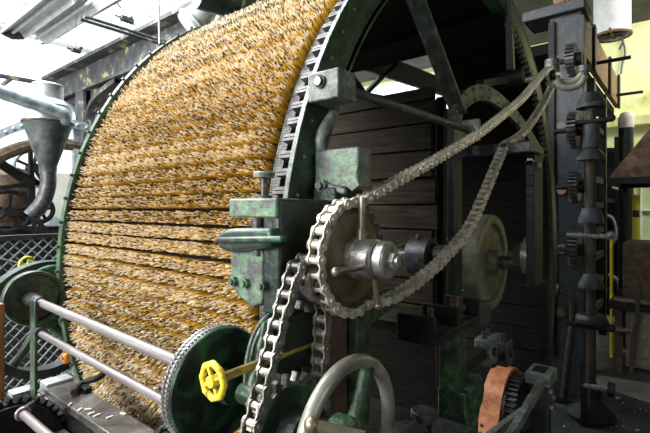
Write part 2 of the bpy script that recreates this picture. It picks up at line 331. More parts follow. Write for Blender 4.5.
# ================================================================== TEASEL DRUM
YC, ZC, XF, XN = 1.8275, 1.379, -1.70, -0.617
RN = 1.216
drum = thing('teasel_drum', (-1.16, YC, ZC), 'huge raising drum covered with rows of golden teasel spines between green rims', 'drum')
DO = ORG[drum.name]
def spine_mesh(seed):
    rnd = random.Random(seed); vs = []; fs = []; cols = []
    L0, L1 = -0.515, 0.452
    nx = 172
    dark = rnd.random()*0.34-0.04
    for i in range(nx):
        # clumps: teasel heads about 35 mm wide with slightly different tilt and height
        for j in range(7):
            x = L0+(L1-L0)*(i+rnd.random())/nx; y = -0.0128+0.0256*(j+rnd.uniform(0.05, 0.95))/7
            cl = math.sin(x*170+seed*3)*0.5+math.sin(x*63+seed)*0.5
            L = 0.043+rnd.uniform(-0.008, 0.006)+cl*0.002
            r = rnd.uniform(0.0013, 0.0020)
            lx = rnd.gauss(0, 0.004)+cl*0.002; ly = (y/0.012)*0.002+rnd.gauss(0, 0.0016)-0.001
            if rnd.random() < 0.02: lx += rnd.uniform(-0.02, 0.02); L += 0.008
            b = len(vs); a0 = rnd.random()*6
            isdark = rnd.random() < 0.21+dark+0.15*cl
            g = rnd.uniform(0.75, 1.2)
            base = (0.55*g, 0.33*g, 0.035*g); mid = (0.86*g, 0.57*g, 0.085*g)
            if isdark: k = rnd.uniform(0.3, 1.1); tip = (0.06*k, 0.045*k, 0.042*k)
            else: k = rnd.uniform(0.85, 1.1); tip = (0.88*k, 0.80*k, 0.66*k)
            for zz, rr, c in ((0, r, base), (L*0.81, r*0.95, mid), (L*0.87, r*0.95, tip), (L, r*0.55, tip)):
                s = zz/L
                for q in range(3):
                    a = a0+2*PI*q/3; vs.append((x+lx*s+rr*math.cos(a), y+ly*s+rr*math.sin(a), zz)); cols.append((*c, 1))
            for k in range(3):
                for q in range(3):
                    fs.append((b+k*3+q, b+k*3+(q+1) % 3, b+k*3+3+(q+1) % 3, b+k*3+3+q))
            fs.append((b+9, b+10, b+11))
    me = bpy.data.meshes.new('spines'); me.from_pydata(vs, [], fs)
    at = me.color_attributes.new('Col', 'FLOAT_COLOR', 'POINT'); at.data.foreach_set('color', [c for q in cols for c in q])
    me.materials.append(MATS['teasel_spine']); return me
SPN = [spine_mesh(s) for s in range(7)]
PITCH = 0.0398; RB = 1.172
def local_mesh(mb, name, matn, bev=False):
    me = bpy.data.meshes.new(name); me.from_pydata([tuple(v) for v in mb.v], [], mb.f); me.materials.append(MATS[matn]); return me
tray = local_mesh(MB().box(-0.535, 0.534, -0.0193, 0.0193, -0.02, 0.0), 'teasel_rod', 'dark_plank')
ep = MB().box(0.462, 0.490, -0.0188, 0.0188, 0.006, 0.020).box(0.490, 0.533, 0.0122, 0.0188, 0.006, 0.036).box(0.490, 0.533, -0.0188, -0.0122, 0.006, 0.036).box(0.526, 0.533, -0.0122, 0.0122, 0.010, 0.036)
ep.box(0.463, 0.488, -0.004, 0.004, -0.002, 0.006)
eplate = local_mesh(ep, 'end_plate', 'perforated_plate')
dth = PITCH/RN; th = math.radians(-58); k = 0
while th < math.radians(112):
    c, s = math.cos(th), math.sin(th)
    M = Matrix(((1, 0, 0, 0), (0, s, -c, -RB*c), (0, c, s, RB*s), (0, 0, 0, 1)))
    r = shared('teasel_rod', tray, drum, M)
    o = shared('spines', SPN[random.randrange(7)], r, Matrix.Rotation(random.gauss(0, 0.03), 4, 'X') @ Matrix.Diagonal((1, 1, random.uniform(0.90, 1.04), 1)), 'stuff')
    shared('end_plate', eplate, r, Matrix.Identity(4))
    th += dth; k += 1
# rims
c0 = (XN-0.009, YC, ZC)
MB().ring(c0, XAX, 1.125, RN, 0.009, 160).ring((XN-0.06, YC, ZC), XAX, 1.118, 1.135, 0.06, 160).build('rim', 'dark_green', drum, smooth=30)
MB().ring((XN-0.010, YC, ZC), XAX, RN-0.001, RN+0.002, 0.012, 160).build('rim_band', 'grey_green', drum, smooth=30)
MB().ring((XF-0.012, YC, ZC), XAX, 1.12, 1.218, 0.02, 160).ring((XF-0.014, YC, ZC), XAX, 1.214, 1.226, 0.03, 160).build('rim', 'dark_green', drum, smooth=30)
for i in range(44):      # rim studs on the near and the far rim
    a = math.radians(-60+i*4)
    MB().cyl((XN-0.001, YC-1.19*math.cos(a), ZC+1.19*math.sin(a)), (XN+0.004, YC-1.19*math.cos(a), ZC+1.19*math.sin(a)), 0.004, n=8).build('rivet', 'steel', drum)
    if -60+i*4 < 90:
        MB().cyl((XF+0.006, YC-1.226*math.cos(a), ZC+1.226*math.sin(a)), (XF+0.006, YC-1.236*math.cos(a), ZC+1.236*math.sin(a)), 0.006, n=8).build('rivet', 'dark_steel', drum)
# lagging boards on the back half, seen from inside through the open end
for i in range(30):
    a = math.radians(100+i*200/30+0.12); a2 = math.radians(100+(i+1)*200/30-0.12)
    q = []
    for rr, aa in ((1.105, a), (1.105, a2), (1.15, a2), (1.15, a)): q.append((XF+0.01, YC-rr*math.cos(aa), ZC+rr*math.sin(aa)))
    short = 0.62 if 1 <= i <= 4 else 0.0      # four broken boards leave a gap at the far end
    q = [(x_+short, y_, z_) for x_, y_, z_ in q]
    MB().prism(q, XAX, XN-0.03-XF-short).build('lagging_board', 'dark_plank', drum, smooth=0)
for i in range(26):      # notched teeth on the inside of the rim at the back
    a = math.radians(104+i*1.9)
    p = Vector((XN-0.014, YC-1.117*math.cos(a), ZC+1.117*math.sin(a)))
    MB().bar(p, p+Vector((0, 0.02*math.cos(a), -0.02*math.sin(a))), 0.026, 0.013, (0, math.sin(a), math.cos(a))).build('rim_tooth', 'grey_green', drum, smooth=0)
# spider of the open end: arms, riveted arch, shaft
PX = XN+0.0
def arm(name, P0, P1, wd, th_, matn): 
    return MB().bar(P0, P1, th_, wd, None).build(name, matn, drum, bevel=0.003)
A0 = onX(405, -20, PX); A1 = onX(456, 114, PX)
MB().bar(A0, A1, 0.012, 0.055, (0, 0.7, 0.7)).bar(A0+Vector((0.02, 0, 0)), A1+Vector((0.02, 0, 0)), 0.035, 0.012, (0, 0.7, 0.7)).build('spoke', 'spoke_green', drum, bevel=0.002)
MB().bar(onX(455, 112, PX), onX(455, 300, PX), 0.075, 0.022).build('spoke', 'black_green', drum, bevel=0.002)
arch = spline([onX(448, 120, PX), onX(452, 103, PX), onX(462, 90, PX), onX(476, 85, PX), onX(490, 90, PX), onX(508, 106, PX), onX(524, 126, PX), onX(540, 152, PX)], 5)
m = MB(); vs = []; fs = []
for i, p in enumerate(arch):
    t = (arch[min(i+1, len(arch)-1)]-arch[max(i-1, 0)]).normalized(); nrm = Vector((0, -t.z, t.y))
    vs += [p, p-nrm*0.06, p-nrm*0.06+Vector((0.02, 0, 0)), p+Vector((0.02, 0, 0))]
for i in range(len(arch)-1):
    for q in range(4): fs.append([4*i+q, 4*i+(q+1) % 4, 4*i+4+(q+1) % 4, 4*i+4+q])
fs += [[0,1,2,3], [4*len(arch)-1, 4*len(arch)-2, 4*len(arch)-3, 4*len(arch)-4]]
arch_o = m.add(vs, fs).build('arch_bracket', 'spoke_green', drum, smooth=50)
for i in range(3, len(arch)-2, 3):
    p = arch[i]; t = (arch[i+1]-arch[i-1]).normalized(); nrm = Vector((0, -t.z, t.y))
    for o_ in (0.012, 0.048): MB().ball(p-nrm*o_+Vector((0.02, 0, 0)), 0.007, 8, 6).build('rivet', 'grey_green', arch_o)
MB().bar(onX(508, -5, PX), onX(511, 70, PX), 0.03, 0.03).build('spoke', 'black_green', drum, bevel=0.002)
MB().cyl(onX(512, 78, PX)+Vector((-0.06,0,0)), onX(512, 78, PX)+Vector((0.05, 0, 0)), 0.035).bar(onX(480, 84, PX), onX(505, 80, PX), 0.03, 0.03).build('spoke_boss', 'black_iron', drum, bevel=0.003)
for (a, b, wd) in (((345, 52), (450, 90), 0.15), ((352, 93), (450, 112), 0.045), ((400, 58), (352, 108), 0.03)):      # arms of the far spider
    pa = onX(a[0], a[1], -1.66); pb = onX(b[0], b[1], -1.66)
    MB().bar(pa, pb, 0.03, wd, (0, 0, 1)).build('spoke', 'black_iron', drum, bevel=0.003)
sh = MB().cyl((-1.78, YC, ZC), (-0.45, YC, ZC), 0.028, n=20).build('shaft', 'dark_steel', drum)
MB().lathe((-0.97, YC, ZC), XAX, [(0, 0.05), (0, 0.085), (0.10, 0.085), (0.10, 0.062), (0.17, 0.055), (0.26, 0.05)], 28).nut((-0.93, YC-0.02, ZC+0.08), ZAX, 0.014, 0.02).build('shaft_collar', 'dark_steel', drum, bevel=0.003)

# drive wheel on the shaft, pointed bearing cone, board that carries it
wh = thing('drive_wheel', (-0.63, YC, ZC-0.194), 'olive grey disc wheel with a thick rim on the drum shaft', 'wheel')
MB().lathe((-0.665, YC, ZC), XAX, [(0, 0.15), (0, 0.194), (0.055, 0.194), (0.062, 0.190), (0.062, 0.158), (0.045, 0.154), (0.045, 0.03)], 64).build('rim', 'olive_steel', wh, smooth=25)
MB().lathe((-0.66, YC, ZC), XAX, [(0, 0.10), (0, 0.154), (0.02, 0.154), (0.044, 0.15), (0.044, 0.05)], 48).build('web', 'olive_steel', wh, smooth=25)
MB().lathe((-0.62, YC, ZC), XAX, [(0, 0.052), (0.042, 0.050), (0.046, 0.044), (0.046, 0.03)], 32).build('hub', 'olive_steel', wh, smooth=25)
MB().nut((-0.575, YC, ZC), XAX, 0.024, 0.018).cyl((-0.557, YC, ZC), (-0.545, YC, ZC), 0.013, 0.010, 14).build('nut', 'steel', wh)
for i in range(22):
    a = 2*PI*i/22
    MB().cyl((-0.662, YC+0.188*math.cos(a), ZC+0.188*math.sin(a)), (-0.675, YC+0.188*math.cos(a), ZC+0.188*math.sin(a)), 0.012, 0.010, 8).build('stud', 'dark_steel', wh)
bc = thing('bearing_cone', (-0.50, YC, ZC-0.06), 'dark steel cone bearing between the disc wheel and the notched board', 'bearing')
MB().lathe((-0.548, YC, ZC+0.035), XAX, [(0, 0.008), (0.01, 0.012), (0.065, 0.062), (0.066, 0.066)], 28).build('cone', 'olive_steel', bc)
MB().lathe((-0.482, YC, ZC+0.035), XAX, [(0, 0.06), (0, 0.070), (0.028, 0.070), (0.028, 0.05)], 28).build('collar', 'steel', bc, smooth=25)
MB().tube([onX(537, 250, -0.45), onX(534, 268, -0.45), onX(528, 284, -0.45)], 0.006).build('hook', 'steel', bc)
nb = thing('notched_board', (-0.44, 1.72, 1.3), 'dark upright board with a notched edge hanging from the square bar end', 'board')
m = MB().box(-0.454, -0.425, 1.735, 1.86, 1.31, 1.80)
m.build('board', 'black_iron', nb, bevel=0.003)
for i in range(12): MB().box(-0.452, -0.428, 1.723, 1.735, 1.36+i*0.036, 1.378+i*0.036).build('notch_tooth', 'black_iron', nb, smooth=0)
MB().nut((-0.44, 1.735, 1.77), (0, -1, 0), 0.014, 0.012).build('bolt', 'steel', nb); MB().cyl((-0.425, 1.78, 1.76), (-0.415, 1.78, 1.76), 0.012, n=10).build('bolt', 'steel', nb)
sb = thing('square_bar', (-0.52, 1.64, 1.80), 'square grey steel bar that carries the sagging chain', 'bar')
MB().box(-0.426, -0.41, 1.662, 1.80, 1.80, 1.828).build('hanger', 'blue_iron', sb, bevel=0.002)
MB().box(-0.66, -0.41, 1.622, 1.662, 1.795, 1.832).build('bar', 'blue_iron', sb, bevel=0.003)
MB().cyl((-0.452, 1.616, 1.84), (-0.43, 1.616, 1.84), 0.010, n=12).build('knob', 'rust', sb)
# pedestal with bearing bracket
pd = thing('bearing_pedestal', (-0.55, 1.32, 0), 'mossy green cast pedestal under the drum shaft', 'pedestal')
MB().box(-0.60, -0.50, 1.22, 1.43, 0.0, 0.06).prism([(-0.59, 1.25, 0.06), (-0.59, 1.40, 0.06), (-0.59, 1.375, 1.05), (-0.59, 1.27, 1.05)], XAX, 0.09).build('column', 'moss_green', pd, bevel=0.006)
MB().cyl((-0.595, 1.345, 1.03), (-0.49, 1.345, 1.03), 0.055, n=28).build('boss', 'moss_green', pd, bevel=0.004)
MB().box(-0.575, -0.515, 1.25, 1.32, 1.05, 1.27).build('neck', 'moss_green', pd, bevel=0.004)
MB().box(-0.60, -0.49, 1.04, 1.36, 1.245, 1.268).box(-0.60, -0.49, 1.04, 1.055, 1.268, 1.32).box(-0.60, -0.49, 1.19, 1.205, 1.268, 1.32).box(-0.60, -0.49, 1.345, 1.36, 1.268, 1.32).build('bracket', 'black_iron', pd, bevel=0.003)
MB().box(-0.58, -0.50, 1.38, 1.50, 1.22, 1.29).build('bearing_cap', 'dark_steel', pd, bevel=0.006)
for y in (1.10, 1.25, 1.30):
    MB().cyl((-0.53, y, 1.268), (-0.53, y, 1.33), 0.009, n=10).nut((-0.53, y, 1.29), ZAX, 0.016, 0.014).build('bolt', 'rust', pd)

# inner plank screen seen through the open end of the drum
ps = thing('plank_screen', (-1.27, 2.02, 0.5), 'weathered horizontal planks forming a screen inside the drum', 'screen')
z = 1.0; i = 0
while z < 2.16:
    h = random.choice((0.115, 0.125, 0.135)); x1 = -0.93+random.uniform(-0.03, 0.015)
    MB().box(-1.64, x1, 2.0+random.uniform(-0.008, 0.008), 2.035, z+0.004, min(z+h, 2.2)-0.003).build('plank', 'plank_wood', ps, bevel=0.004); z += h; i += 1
MB().box(-1.63, -0.96, 2.0355, 2.042, 0.56, 2.17).build('leak_blocker', 'dark_plank', ps, smooth=0)  # dark board added to block light leaking past the planks
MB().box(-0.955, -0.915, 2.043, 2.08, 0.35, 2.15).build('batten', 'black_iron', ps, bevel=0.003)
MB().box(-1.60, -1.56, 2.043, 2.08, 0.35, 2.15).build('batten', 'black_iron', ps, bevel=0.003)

# ================================================================== BEARING HOUSING BESIDE THE DRUM
hs = thing('bearing_housing', (-0.59, 0.75, 1.3), 'chipped pale green cast housing bolted beside the drum rim', 'bearing housing')
MB().box(-0.605, -0.56, 0.557, 0.85, 1.405, 1.617).build('body', 'black_green', hs, bevel=0.006)
MB().box(-0.694, -0.562, 0.551, 0.616, 1.582, 1.618).build('top_pad', 'pale_green', hs, bevel=0.004)
MB().prism([(-0.692, 0.553, 1.522), (-0.600, 0.553, 1.528), (-0.600, 0.553, 1.425), (-0.628, 0.553, 1.412), (-0.672, 0.553, 1.432), (-0.692, 0.553, 1.45)], YAX, 0.045).build('lower_pad', 'pale_green', hs, bevel=0.004)
for px, py in ((235, 281), (247, 283), (264, 286)):
    p = onY(px, py, 0.553); MB().nut(p, (0, -1, 0), 0.010, 0.009).cyl(p+Vector((0, -0.009, 0)), p+Vector((0, -0.014, 0)), 0.006, n=10).build('bolt', 'pale_green', hs)
MB().box(-0.612, -0.50, 0.715, 0.765, 1.642, 1.722).build('box', 'grey_green', hs, bevel=0.004)
MB().box(-0.605, -0.545, 0.70, 0.80, 1.612, 1.642).build('box_foot', 'black_green', hs, bevel=0.004)
# flaking light green paint patch on the box front, a thin raised skin
pts = [(313, 163), (322, 156), (331, 158), (342, 153), (351, 157), (355, 166), (352, 178), (356, 186), (349, 192), (340, 184), (333, 188), (325, 180), (318, 181), (315, 173)]
MB().prism([onY(a+3, b-1, 0.7143) for a, b in pts], YAX, 0.001).build('paint_patch', 'pale_green', hs, smooth=0, label='flaking light green paint patch')
p = onY(325, 186, 0.715); MB().nut(p, (0, -1, 0), 0.0135, 0.016).cyl(p+Vector((0, -0.016, 0)), p+Vector((0, -0.024, 0)), 0.008, n=12).build('bolt', 'pale_green', hs)
MB().bar(onY(329, 186, 0.71), onY(346, 192, 0.71), 0.012, 0.012).build('clip', 'grey_green', hs, bevel=0.003)
MB().tube(spline([onX(334, 96, -0.60), onX(334, 112, -0.60), onX(326, 126, -0.60), onX(321, 138, -0.60), onX(322, 151, -0.60)], 5), 0.0125, 12).build('oil_pipe', 'grey_green', hs)
ck = thing('clamp_screw', (-0.62, 0.59, 1.617), 'round flat headed clamp screw standing on the green housing', 'screw')
p = onY(264, 199, 0.583); z0 = 1.6175
MB().lathe((p.x, p.y, z0), ZAX, [(0, 0.016), (0.006, 0.016), (0.006, 0.006)], 16).build('washer', 'dark_steel', ck)
MB().cyl((p.x, p.y, z0), (p.x, p.y, z0+0.042), 0.006, n=12).build('stem', 'dark_steel', ck)
MB().lathe((p.x, p.y, z0+0.04), ZAX, [(0, 0.012), (0.001, 0.020), (0.010, 0.021), (0.012, 0.018), (0.012, 0.01)], 24).build('head', 'grey_green', ck, smooth=25)
lv = thing('paddle_lever', (-0.66, 0.56, 1.53), 'glossy green ribbed paddle lever between the housing pads', 'lever')
prof = [(215, 240), (218, 233), (226, 229), (238, 228), (270, 228), (272, 240), (272, 247), (262, 249), (240, 252), (225, 252), (217, 248)]
MB().prism([onY(a, b, 0.535) for a, b in prof], YAX, 0.045).build('paddle', 'patch_green', lv, bevel=0.008)
MB().bar(onY(219, 240, 0.533), onY(284, 239, 0.533), 0.016, 0.011).build('rib', 'patch_green', lv, bevel=0.004)
MB().cyl((-0.615, 0.556, 1.512), (-0.615, 0.556, 1.58), 0.011, n=12).build('pivot', 'dark_steel', lv)

# cube block on the rim with its bolt, tie rod and end plate
cb = thing('clamp_block', (-0.57, 0.72, 1.82), 'grey green steel cube with a bolt clamped on the drum rim', 'block')
MB().box(-0.610, -0.53, 0.69, 0.752, 1.820, 1.880).build('block', 'grey_green', cb, bevel=0.003)
p = onY(321, 82, 0.69); MB().ring(p, (0, -1, 0), 0.006, 0.0135, 0.005, 20).build('washer', 'black_iron', cb); MB().cyl(p, p+Vector((0, -0.012, 0)), 0.008, n=14).build('bolt', 'steel', cb)
tr = thing('tie_rod', (-0.565, 1.1, 1.85), 'straight polished tie rod running from the steel cube to the spider', 'rod')
MB().cyl((-0.56, 0.752, 1.852), (-0.56, 1.47, 1.862), 0.011, n=16).build('rod', 'spoke_green', tr)
MB().box(-0.59, -0.53, 1.462, 1.48, 1.825, 1.90).build('end_plate', 'grey_green', tr, bevel=0.004)
MB().nut((-0.56, 1.446, 1.862), YAX, 0.018, 0.016).build('nut', 'dark_green', tr)

# ---- side column under the housing
sc = thing('side_column', (-0.55, 0.9, 0), 'dark rusty cast column with a bright green flange under the sprocket', 'column')
MB().box(-0.60, -0.555, 0.655, 0.758, 0, 1.405).build('column', 'rust', sc, bevel=0.006)
MB().box(-0.60, -0.535, 0.762, 0.815, 0, 1.404).build('flange', 'moss_green', sc, bevel=0.005)
MB().box(-0.63, -0.50, 0.62, 0.86, 0, 0.03).build('foot', 'rust', sc, bevel=0.004)
MB().box(-0.61, -0.555, 0.56, 0.652, 1.30, 1.404).build('arm', 'black_green', sc, bevel=0.005)
MB().prism([(-0.558, 0.818, 1.34), (-0.558, 0.96, 1.37), (-0.558, 0.96, 1.404), (-0.558, 0.818, 1.404)], XAX, 0.02).build('rib', 'moss_green', sc, bevel=0.003)

# ================================================================== CHAINS AND SPROCKETS
PC = 0.0265
def link_meshes(matn, sc_=1.0):
    def plate(mb, y, th):
        pts = []; h = 0.0105*sc_; R = 0.0105*sc_; p = PC
        for i in range(7): a = PI/2+PI*i/6; pts.append((math.cos(a)*R, y, math.sin(a)*R))
        pts.append((p/2, y, -R*0.62))
        for i in range(7): a = -PI/2+PI*i/6; pts.append((p+math.cos(a)*R, y, math.sin(a)*R))
        pts.append((p/2, y, R*0.62))
        mb.prism(pts, (0, 1, 0), th)
    o = MB(); plate(o, 0.0125*sc_, 0.003); plate(o, -0.0155*sc_, 0.003)
    for x in (0, PC): o.cyl((x, -0.0185*sc_, 0), (x, 0.0185*sc_, 0), 0.0042*sc_, n=8)
    n = MB(); plate(n, 0.009*sc_, 0.003); plate(n, -0.012*sc_, 0.003)
    for x in (0, PC): n.cyl((x, -0.0095*sc_, 0), (x, 0.0095*sc_, 0), 0.0078*sc_, n=10)
    out = []
    for mb in (o, n):
        me = local_mesh(mb, 'link', matn); me.shade_smooth(); me.set_sharp_from_angle(angle=0.6); out.append(me)
    return out
def resample(path, n):
    L = [0]
    for i in range(len(path)): L.append(L[-1]+(path[(i+1) % len(path)]-path[i]).length)
    T = L[-1]; out = []
    for k in range(n):
        s = T*k/n; i = max(j for j in range(len(path)) if L[j] <= s+1e-9)
        seg = L[i+1]-L[i]; out.append(path[i].lerp(path[(i+1) % len(path)], (s-L[i])/seg if seg > 0 else 0))
    return out, T
def make_chain(root, path, X, meshes):
    _, T = resample(path, 10); n = int(round(T/PC/2))*2; P, _ = resample(path, n)
    for i in range(n):
        a = P[i]; b = P[(i+1) % n]; d = (b-a); s = d.length/PC; d.normalize(); nz = Vector((1, 0, 0)).cross(d)
        yv = Vector((1, 0, 0)); zv = d.cross(yv)
        M = Matrix(((d.x*s, yv.x, zv.x, a.x), (d.y*s, yv.y, zv.y, a.y), (d.z*s, yv.z, zv.z, a.z), (0, 0, 0, 1)))
        M = Matrix.Translation(-ORG[root.name]) @ M
        shared('link', meshes[i % 2], root, M)
def arc(c, r, a0, a1, n, X):
    return [Vector((X, c[0]+r*math.cos(a0+(a1-a0)*i/n), c[1]+r*math.sin(a0+(a1-a0)*i/n))) for i in range(n+1)]
X1 = -0.50; S1 = (0.692, 1.505); R1 = 0.106
ch1 = thing('roller_chain', (X1, 1.4, 1.5), 'long pale roller chain slung from the big sprocket up to the post', 'chain')
top = [onX(372, 194, X1), onX(400, 179, X1), onX(428, 164, X1), onX(454, 148.5, X1), onX(478, 134, X1), onX(499, 118, X1), onX(523.5, 97, X1), onX(541, 75, X1)]
upc = onX(549, 76, X1)
bot = [onX(552, 86, X1), onX(541, 107, X1), onX(523.5, 132, X1), onX(505, 144, X1), onX(494, 170, X1), onX(482, 199, X1), onX(468.5, 228, X1), onX(443, 258.5, X1), onX(420, 279, X1), onX(398, 294, X1), onX(382, 301, X1)]
t_up = spline([Vector((X1, S1[0]+R1*math.cos(math.radians(78)), S1[1]+R1*math.sin(math.radians(78))))]+top, 5)
upr = arc((upc.y, upc.z), 0.036, math.radians(125), math.radians(-60), 8, X1)
b_dn = spline(bot[:4], 5)+spline(bot[3:]+[Vector((X1, S1[0]+R1*math.cos(math.radians(-62)), S1[1]+R1*math.sin(math.radians(-62))))], 5)[1:]
ar = arc(S1, R1, math.radians(-64), math.radians(-64-216), 30, X1)
make_chain(ch1, t_up[:-1]+upr+b_dn[1:-1]+ar[:-1], X1, link_meshes('chain_steel'))
sp1 = thing('big_sprocket', (X1, S1[0], S1[1]-R1), 'bronze grey chain sprocket with a clutch hub on the housing', 'sprocket')
MB().gear((X1-0.006, S1[0], S1[1]), XAX, R1-0.008, R1+0.006, 25, 0.012, 0.62).build('toothed_wheel', 'dark_steel', sp1, smooth=20)
MB().lathe((X1-0.012, S1[0], S1[1]), XAX, [(0, 0.05), (0, 0.088), (0.018, 0.088), (0.021, 0.085), (0.021, 0.02)], 48).build('web', 'bronze_steel', sp1, smooth=25)
hub = MB().lathe((X1+0.008, S1[0], S1[1]), XAX, [(0, 0.02), (0, 0.041), (0.016, 0.041), (0.017, 0.037), (0.050, 0.037), (0.052, 0.032), (0.058, 0.024)], 36).build('clutch_hub', 'steel', sp1, smooth=25)
MB().lathe((X1+0.060, S1[0], S1[1]), XAX, [(0, 0.02), (0, 0.030), (0.004, 0.032), (0.004, 0.022), (0.010, 0.022), (0.010, 0.0345), (0.025, 0.0345), (0.029, 0.030), (0.029, 0.01)], 36).build('end_disc', 'steel', sp1, smooth=25)
MB().nut((X1+0.088, S1[0], S1[1]), XAX, 0.0155, 0.012).cyl((X1+0.100, S1[0], S1[1]), (X1+0.106, S1[0], S1[1]), 0.009, n=14).build('nut', 'steel', sp1)
MB().cyl((X1-0.06, S1[0], S1[1]), (X1+0.09, S1[0], S1[1]), 0.014, n=16).build('axle', 'dark_steel', sp1)
def handle(pa, pb, r):
    d = (pb-pa).normalized()
    return MB().cyl(pa, pb, r*0.85, r).ball(pb, r*1.35).build('handle', 'bronze_steel', sp1)
hx = X1+0.035
def hrod(px, py, X): return onX(px, py, X)
c_ = Vector((hx, S1[0], S1[1]))
handle(c_+Vector((0.015, -0.028, -0.012)), onX(336, 272, hx+0.03), 0.0062)
handle(c_+Vector((0.0, 0.03, 0.008)), onX(402, 244, hx), 0.006)
handle(c_+Vector((0.012, 0.008, -0.035)), onX(378, 306, hx+0.012), 0.006)
MB().cyl(c_+Vector((-0.01, 0, 0.03)), c_+Vector((-0.01, 0, 0.055)), 0.011, 0.009, 14).ball(c_+Vector((-0.01, 0.014, 0.046)), 0.007).cyl(c_+Vector((-0.01, 0, 0.05)), c_+Vector((-0.01, 0.004, 0.115)), 0.0065, 0.0085, 12).build('oil_cup', 'bronze_steel', sp1)
sp3 = thing('post_sprocket', (X1, upc.y, upc.z-0.04), 'small sprocket at the upper end of the pale chain by the post', 'sprocket')
MB().gear((X1-0.006, upc.y, upc.z), XAX, 0.029, 0.042, 9, 0.012, 0.6).build('toothed_wheel', 'chain_steel', sp3)
MB().cyl((X1-0.02, upc.y, upc.z), (X1+0.03, upc.y, upc.z), 0.024, n=20).build('hub', 'black_iron', sp3, bevel=0.003)
MB().cyl((X1-0.18, upc.y, upc.z), (X1+0.05, upc.y, upc.z), 0.012, n=14).build('axle', 'chain_steel', sp3)
# second chain
X2 = -0.528; S2 = (onX(309, 283, X2).y, onX(309, 283, X2).z); R2 = 0.046
S3p = onX(288, 428, X2); S3 = (S3p.y, S3p.z); R3 = 0.086
ch2 = thing('drop_chain', (X2, S3[0], S3[1]), 'dark oily roller chain hanging down over the lower green gear', 'chain')
lft = [onX(288, 292, X2), onX(279, 322, X2), onX(271, 352, X2), onX(263, 384, X2), onX(254, 418, X2)]
ru = onX(323, 300, X2); rl = onX(324, 352, X2)
path = arc(S2, R2, math.radians(5), math.radians(160), 12, X2)
path += spline(lft, 5)[1:]
a0 = math.atan2(lft[-1].z-S3[1], lft[-1].y-S3[0]); 
if a0 < 0: a0 += 2*PI
R3 = math.hypot(lft[-1].z-S3[1], lft[-1].y-S3[0])
path += arc(S3, R3, a0, 2*PI+math.radians(25), 26, X2)[1:]
make_chain(ch2, path, X2, link_meshes('oily_chain'))
sp2 = thing('small_sprocket', (X2, S2[0], S2[1]-R2), 'small dark sprocket behind the big one carrying the hanging chain', 'sprocket')
MB().gear((X2-0.006, S2[0], S2[1]), XAX, R2-0.008, R2+0.006, 11, 0.012, 0.6).build('toothed_wheel', 'dark_steel', sp2, smooth=20)
MB().lathe((X2-0.01, S2[0], S2[1]), XAX, [(0, 0.02), (0, 0.033), (0.03, 0.033), (0.032, 0.03), (0.032, 0.02), (0.026, 0.018)], 28).build('hub', 'oily_chain', sp2, smooth=25)
MB().cyl((X2-0.05, S2[0], S2[1]), (X2+0.03, S2[0], S2[1]), 0.01, n=14).build('axle', 'dark_steel', sp2)
sp4 = thing('lower_gear', (X2, S3[0], S3[1]-R3), 'large patchy green gear wheel with bright teeth below the chain', 'gear')
MB().gear((X2-0.006, S3[0], S3[1]), XAX, R3-0.012, R3+0.004, 22, 0.012, 0.55).build('toothed_wheel', 'oily_chain', sp4, smooth=20)
MB().lathe((X2-0.02, S3[0], S3[1]), XAX, [(0, 0.03), (0, R3-0.011), (0.022, R3-0.011), (0.028, R3-0.018), (0.028, 0.03)], 48).build('web', 'patch_green', sp4, smooth=25)
MB().lathe((X2+0.006, S3[0], S3[1]), XAX, [(0, 0.03), (0, 0.04), (0.035, 0.036), (0.035, 0.02)], 30).build('hub', 'black_green', sp4, smooth=25)

# ================================================================== HAND WHEEL
XH = -0.42; HP = onX(350, 437, XH)
hw = thing('hand_wheel', (XH, HP.y, HP.z-0.125), 'worn grey rimmed hand wheel with mossy green spokes in the foreground', 'hand wheel')
RH = 0.119
MB().torus(HP, XAX, RH, 0.0125, 72, 16).build('rim', 'worn_rim', hw)
MB().lathe(HP+Vector((-0.03, 0, 0)), XAX, [(0, 0.02), (0, 0.030), (0.03, 0.034), (0.045, 0.030), (0.050, 0.022), (0.052, 0.01)], 32).build('hub', 'moss_green', hw)
for a in (62, 182, 302):
    a = math.radians(a); e = Vector((0, math.cos(a), math.sin(a)))
    MB().tube([HP+e*0.02, HP+e*0.06+Vector((0.0, 0, 0)), HP+e*(RH-0.006)], [0.014, 0.0115, 0.0125], 12).build('spoke', 'moss_green', hw)
MB().cyl(HP+Vector((-0.06, 0, 0)), HP+Vector((0.03, 0, 0)), 0.013, n=16).build('shaft', 'dark_steel', hw)
p = onX(312, 425, XH+0.02); MB().cyl(p, p+Vector((0.06, 0.04, -0.015)), 0.0085, 0.010, 14).ball(p, 0.012).build('grip', 'bronze_steel', hw)

# ================================================================== YELLOW VALVE WHEEL
YV = 0.415; VP = onY(213, 381, YV)
vw = thing('yellow_valve_wheel', (VP.x, YV, VP.z-0.033), 'chipped yellow valve wheel on a long yellow shaft', 'valve wheel')
m = MB(); d8 = []
for i in range(8):
    a = 2*PI*i/8+PI/8
    d8.append(a)
m.torus(VP, YAX, 0.027, 0.0055, 8, 8)
m.build('rim', 'yellow_paint', vw, smooth=50)
for i in range(4):
    a = 2*PI*i/4+0.5; e = Vector((math.cos(a), 0, math.sin(a))); MB().bar(VP+e*0.006, VP+e*0.026, 0.0055, 0.006, YAX).build('spoke', 'yellow_paint', vw, bevel=0.001)
MB().lathe(VP+Vector((0, -0.007, 0)), YAX, [(0, 0.005), (0, 0.009), (0.018, 0.009), (0.018, 0.004)], 16).build('hub', 'yellow_paint', vw)
MB().cyl(VP+Vector((0, 0.01, 0)), VP+Vector((0, 0.26, 0.003)), 0.0072, n=14).build('shaft', 'yellow_shaft', vw)

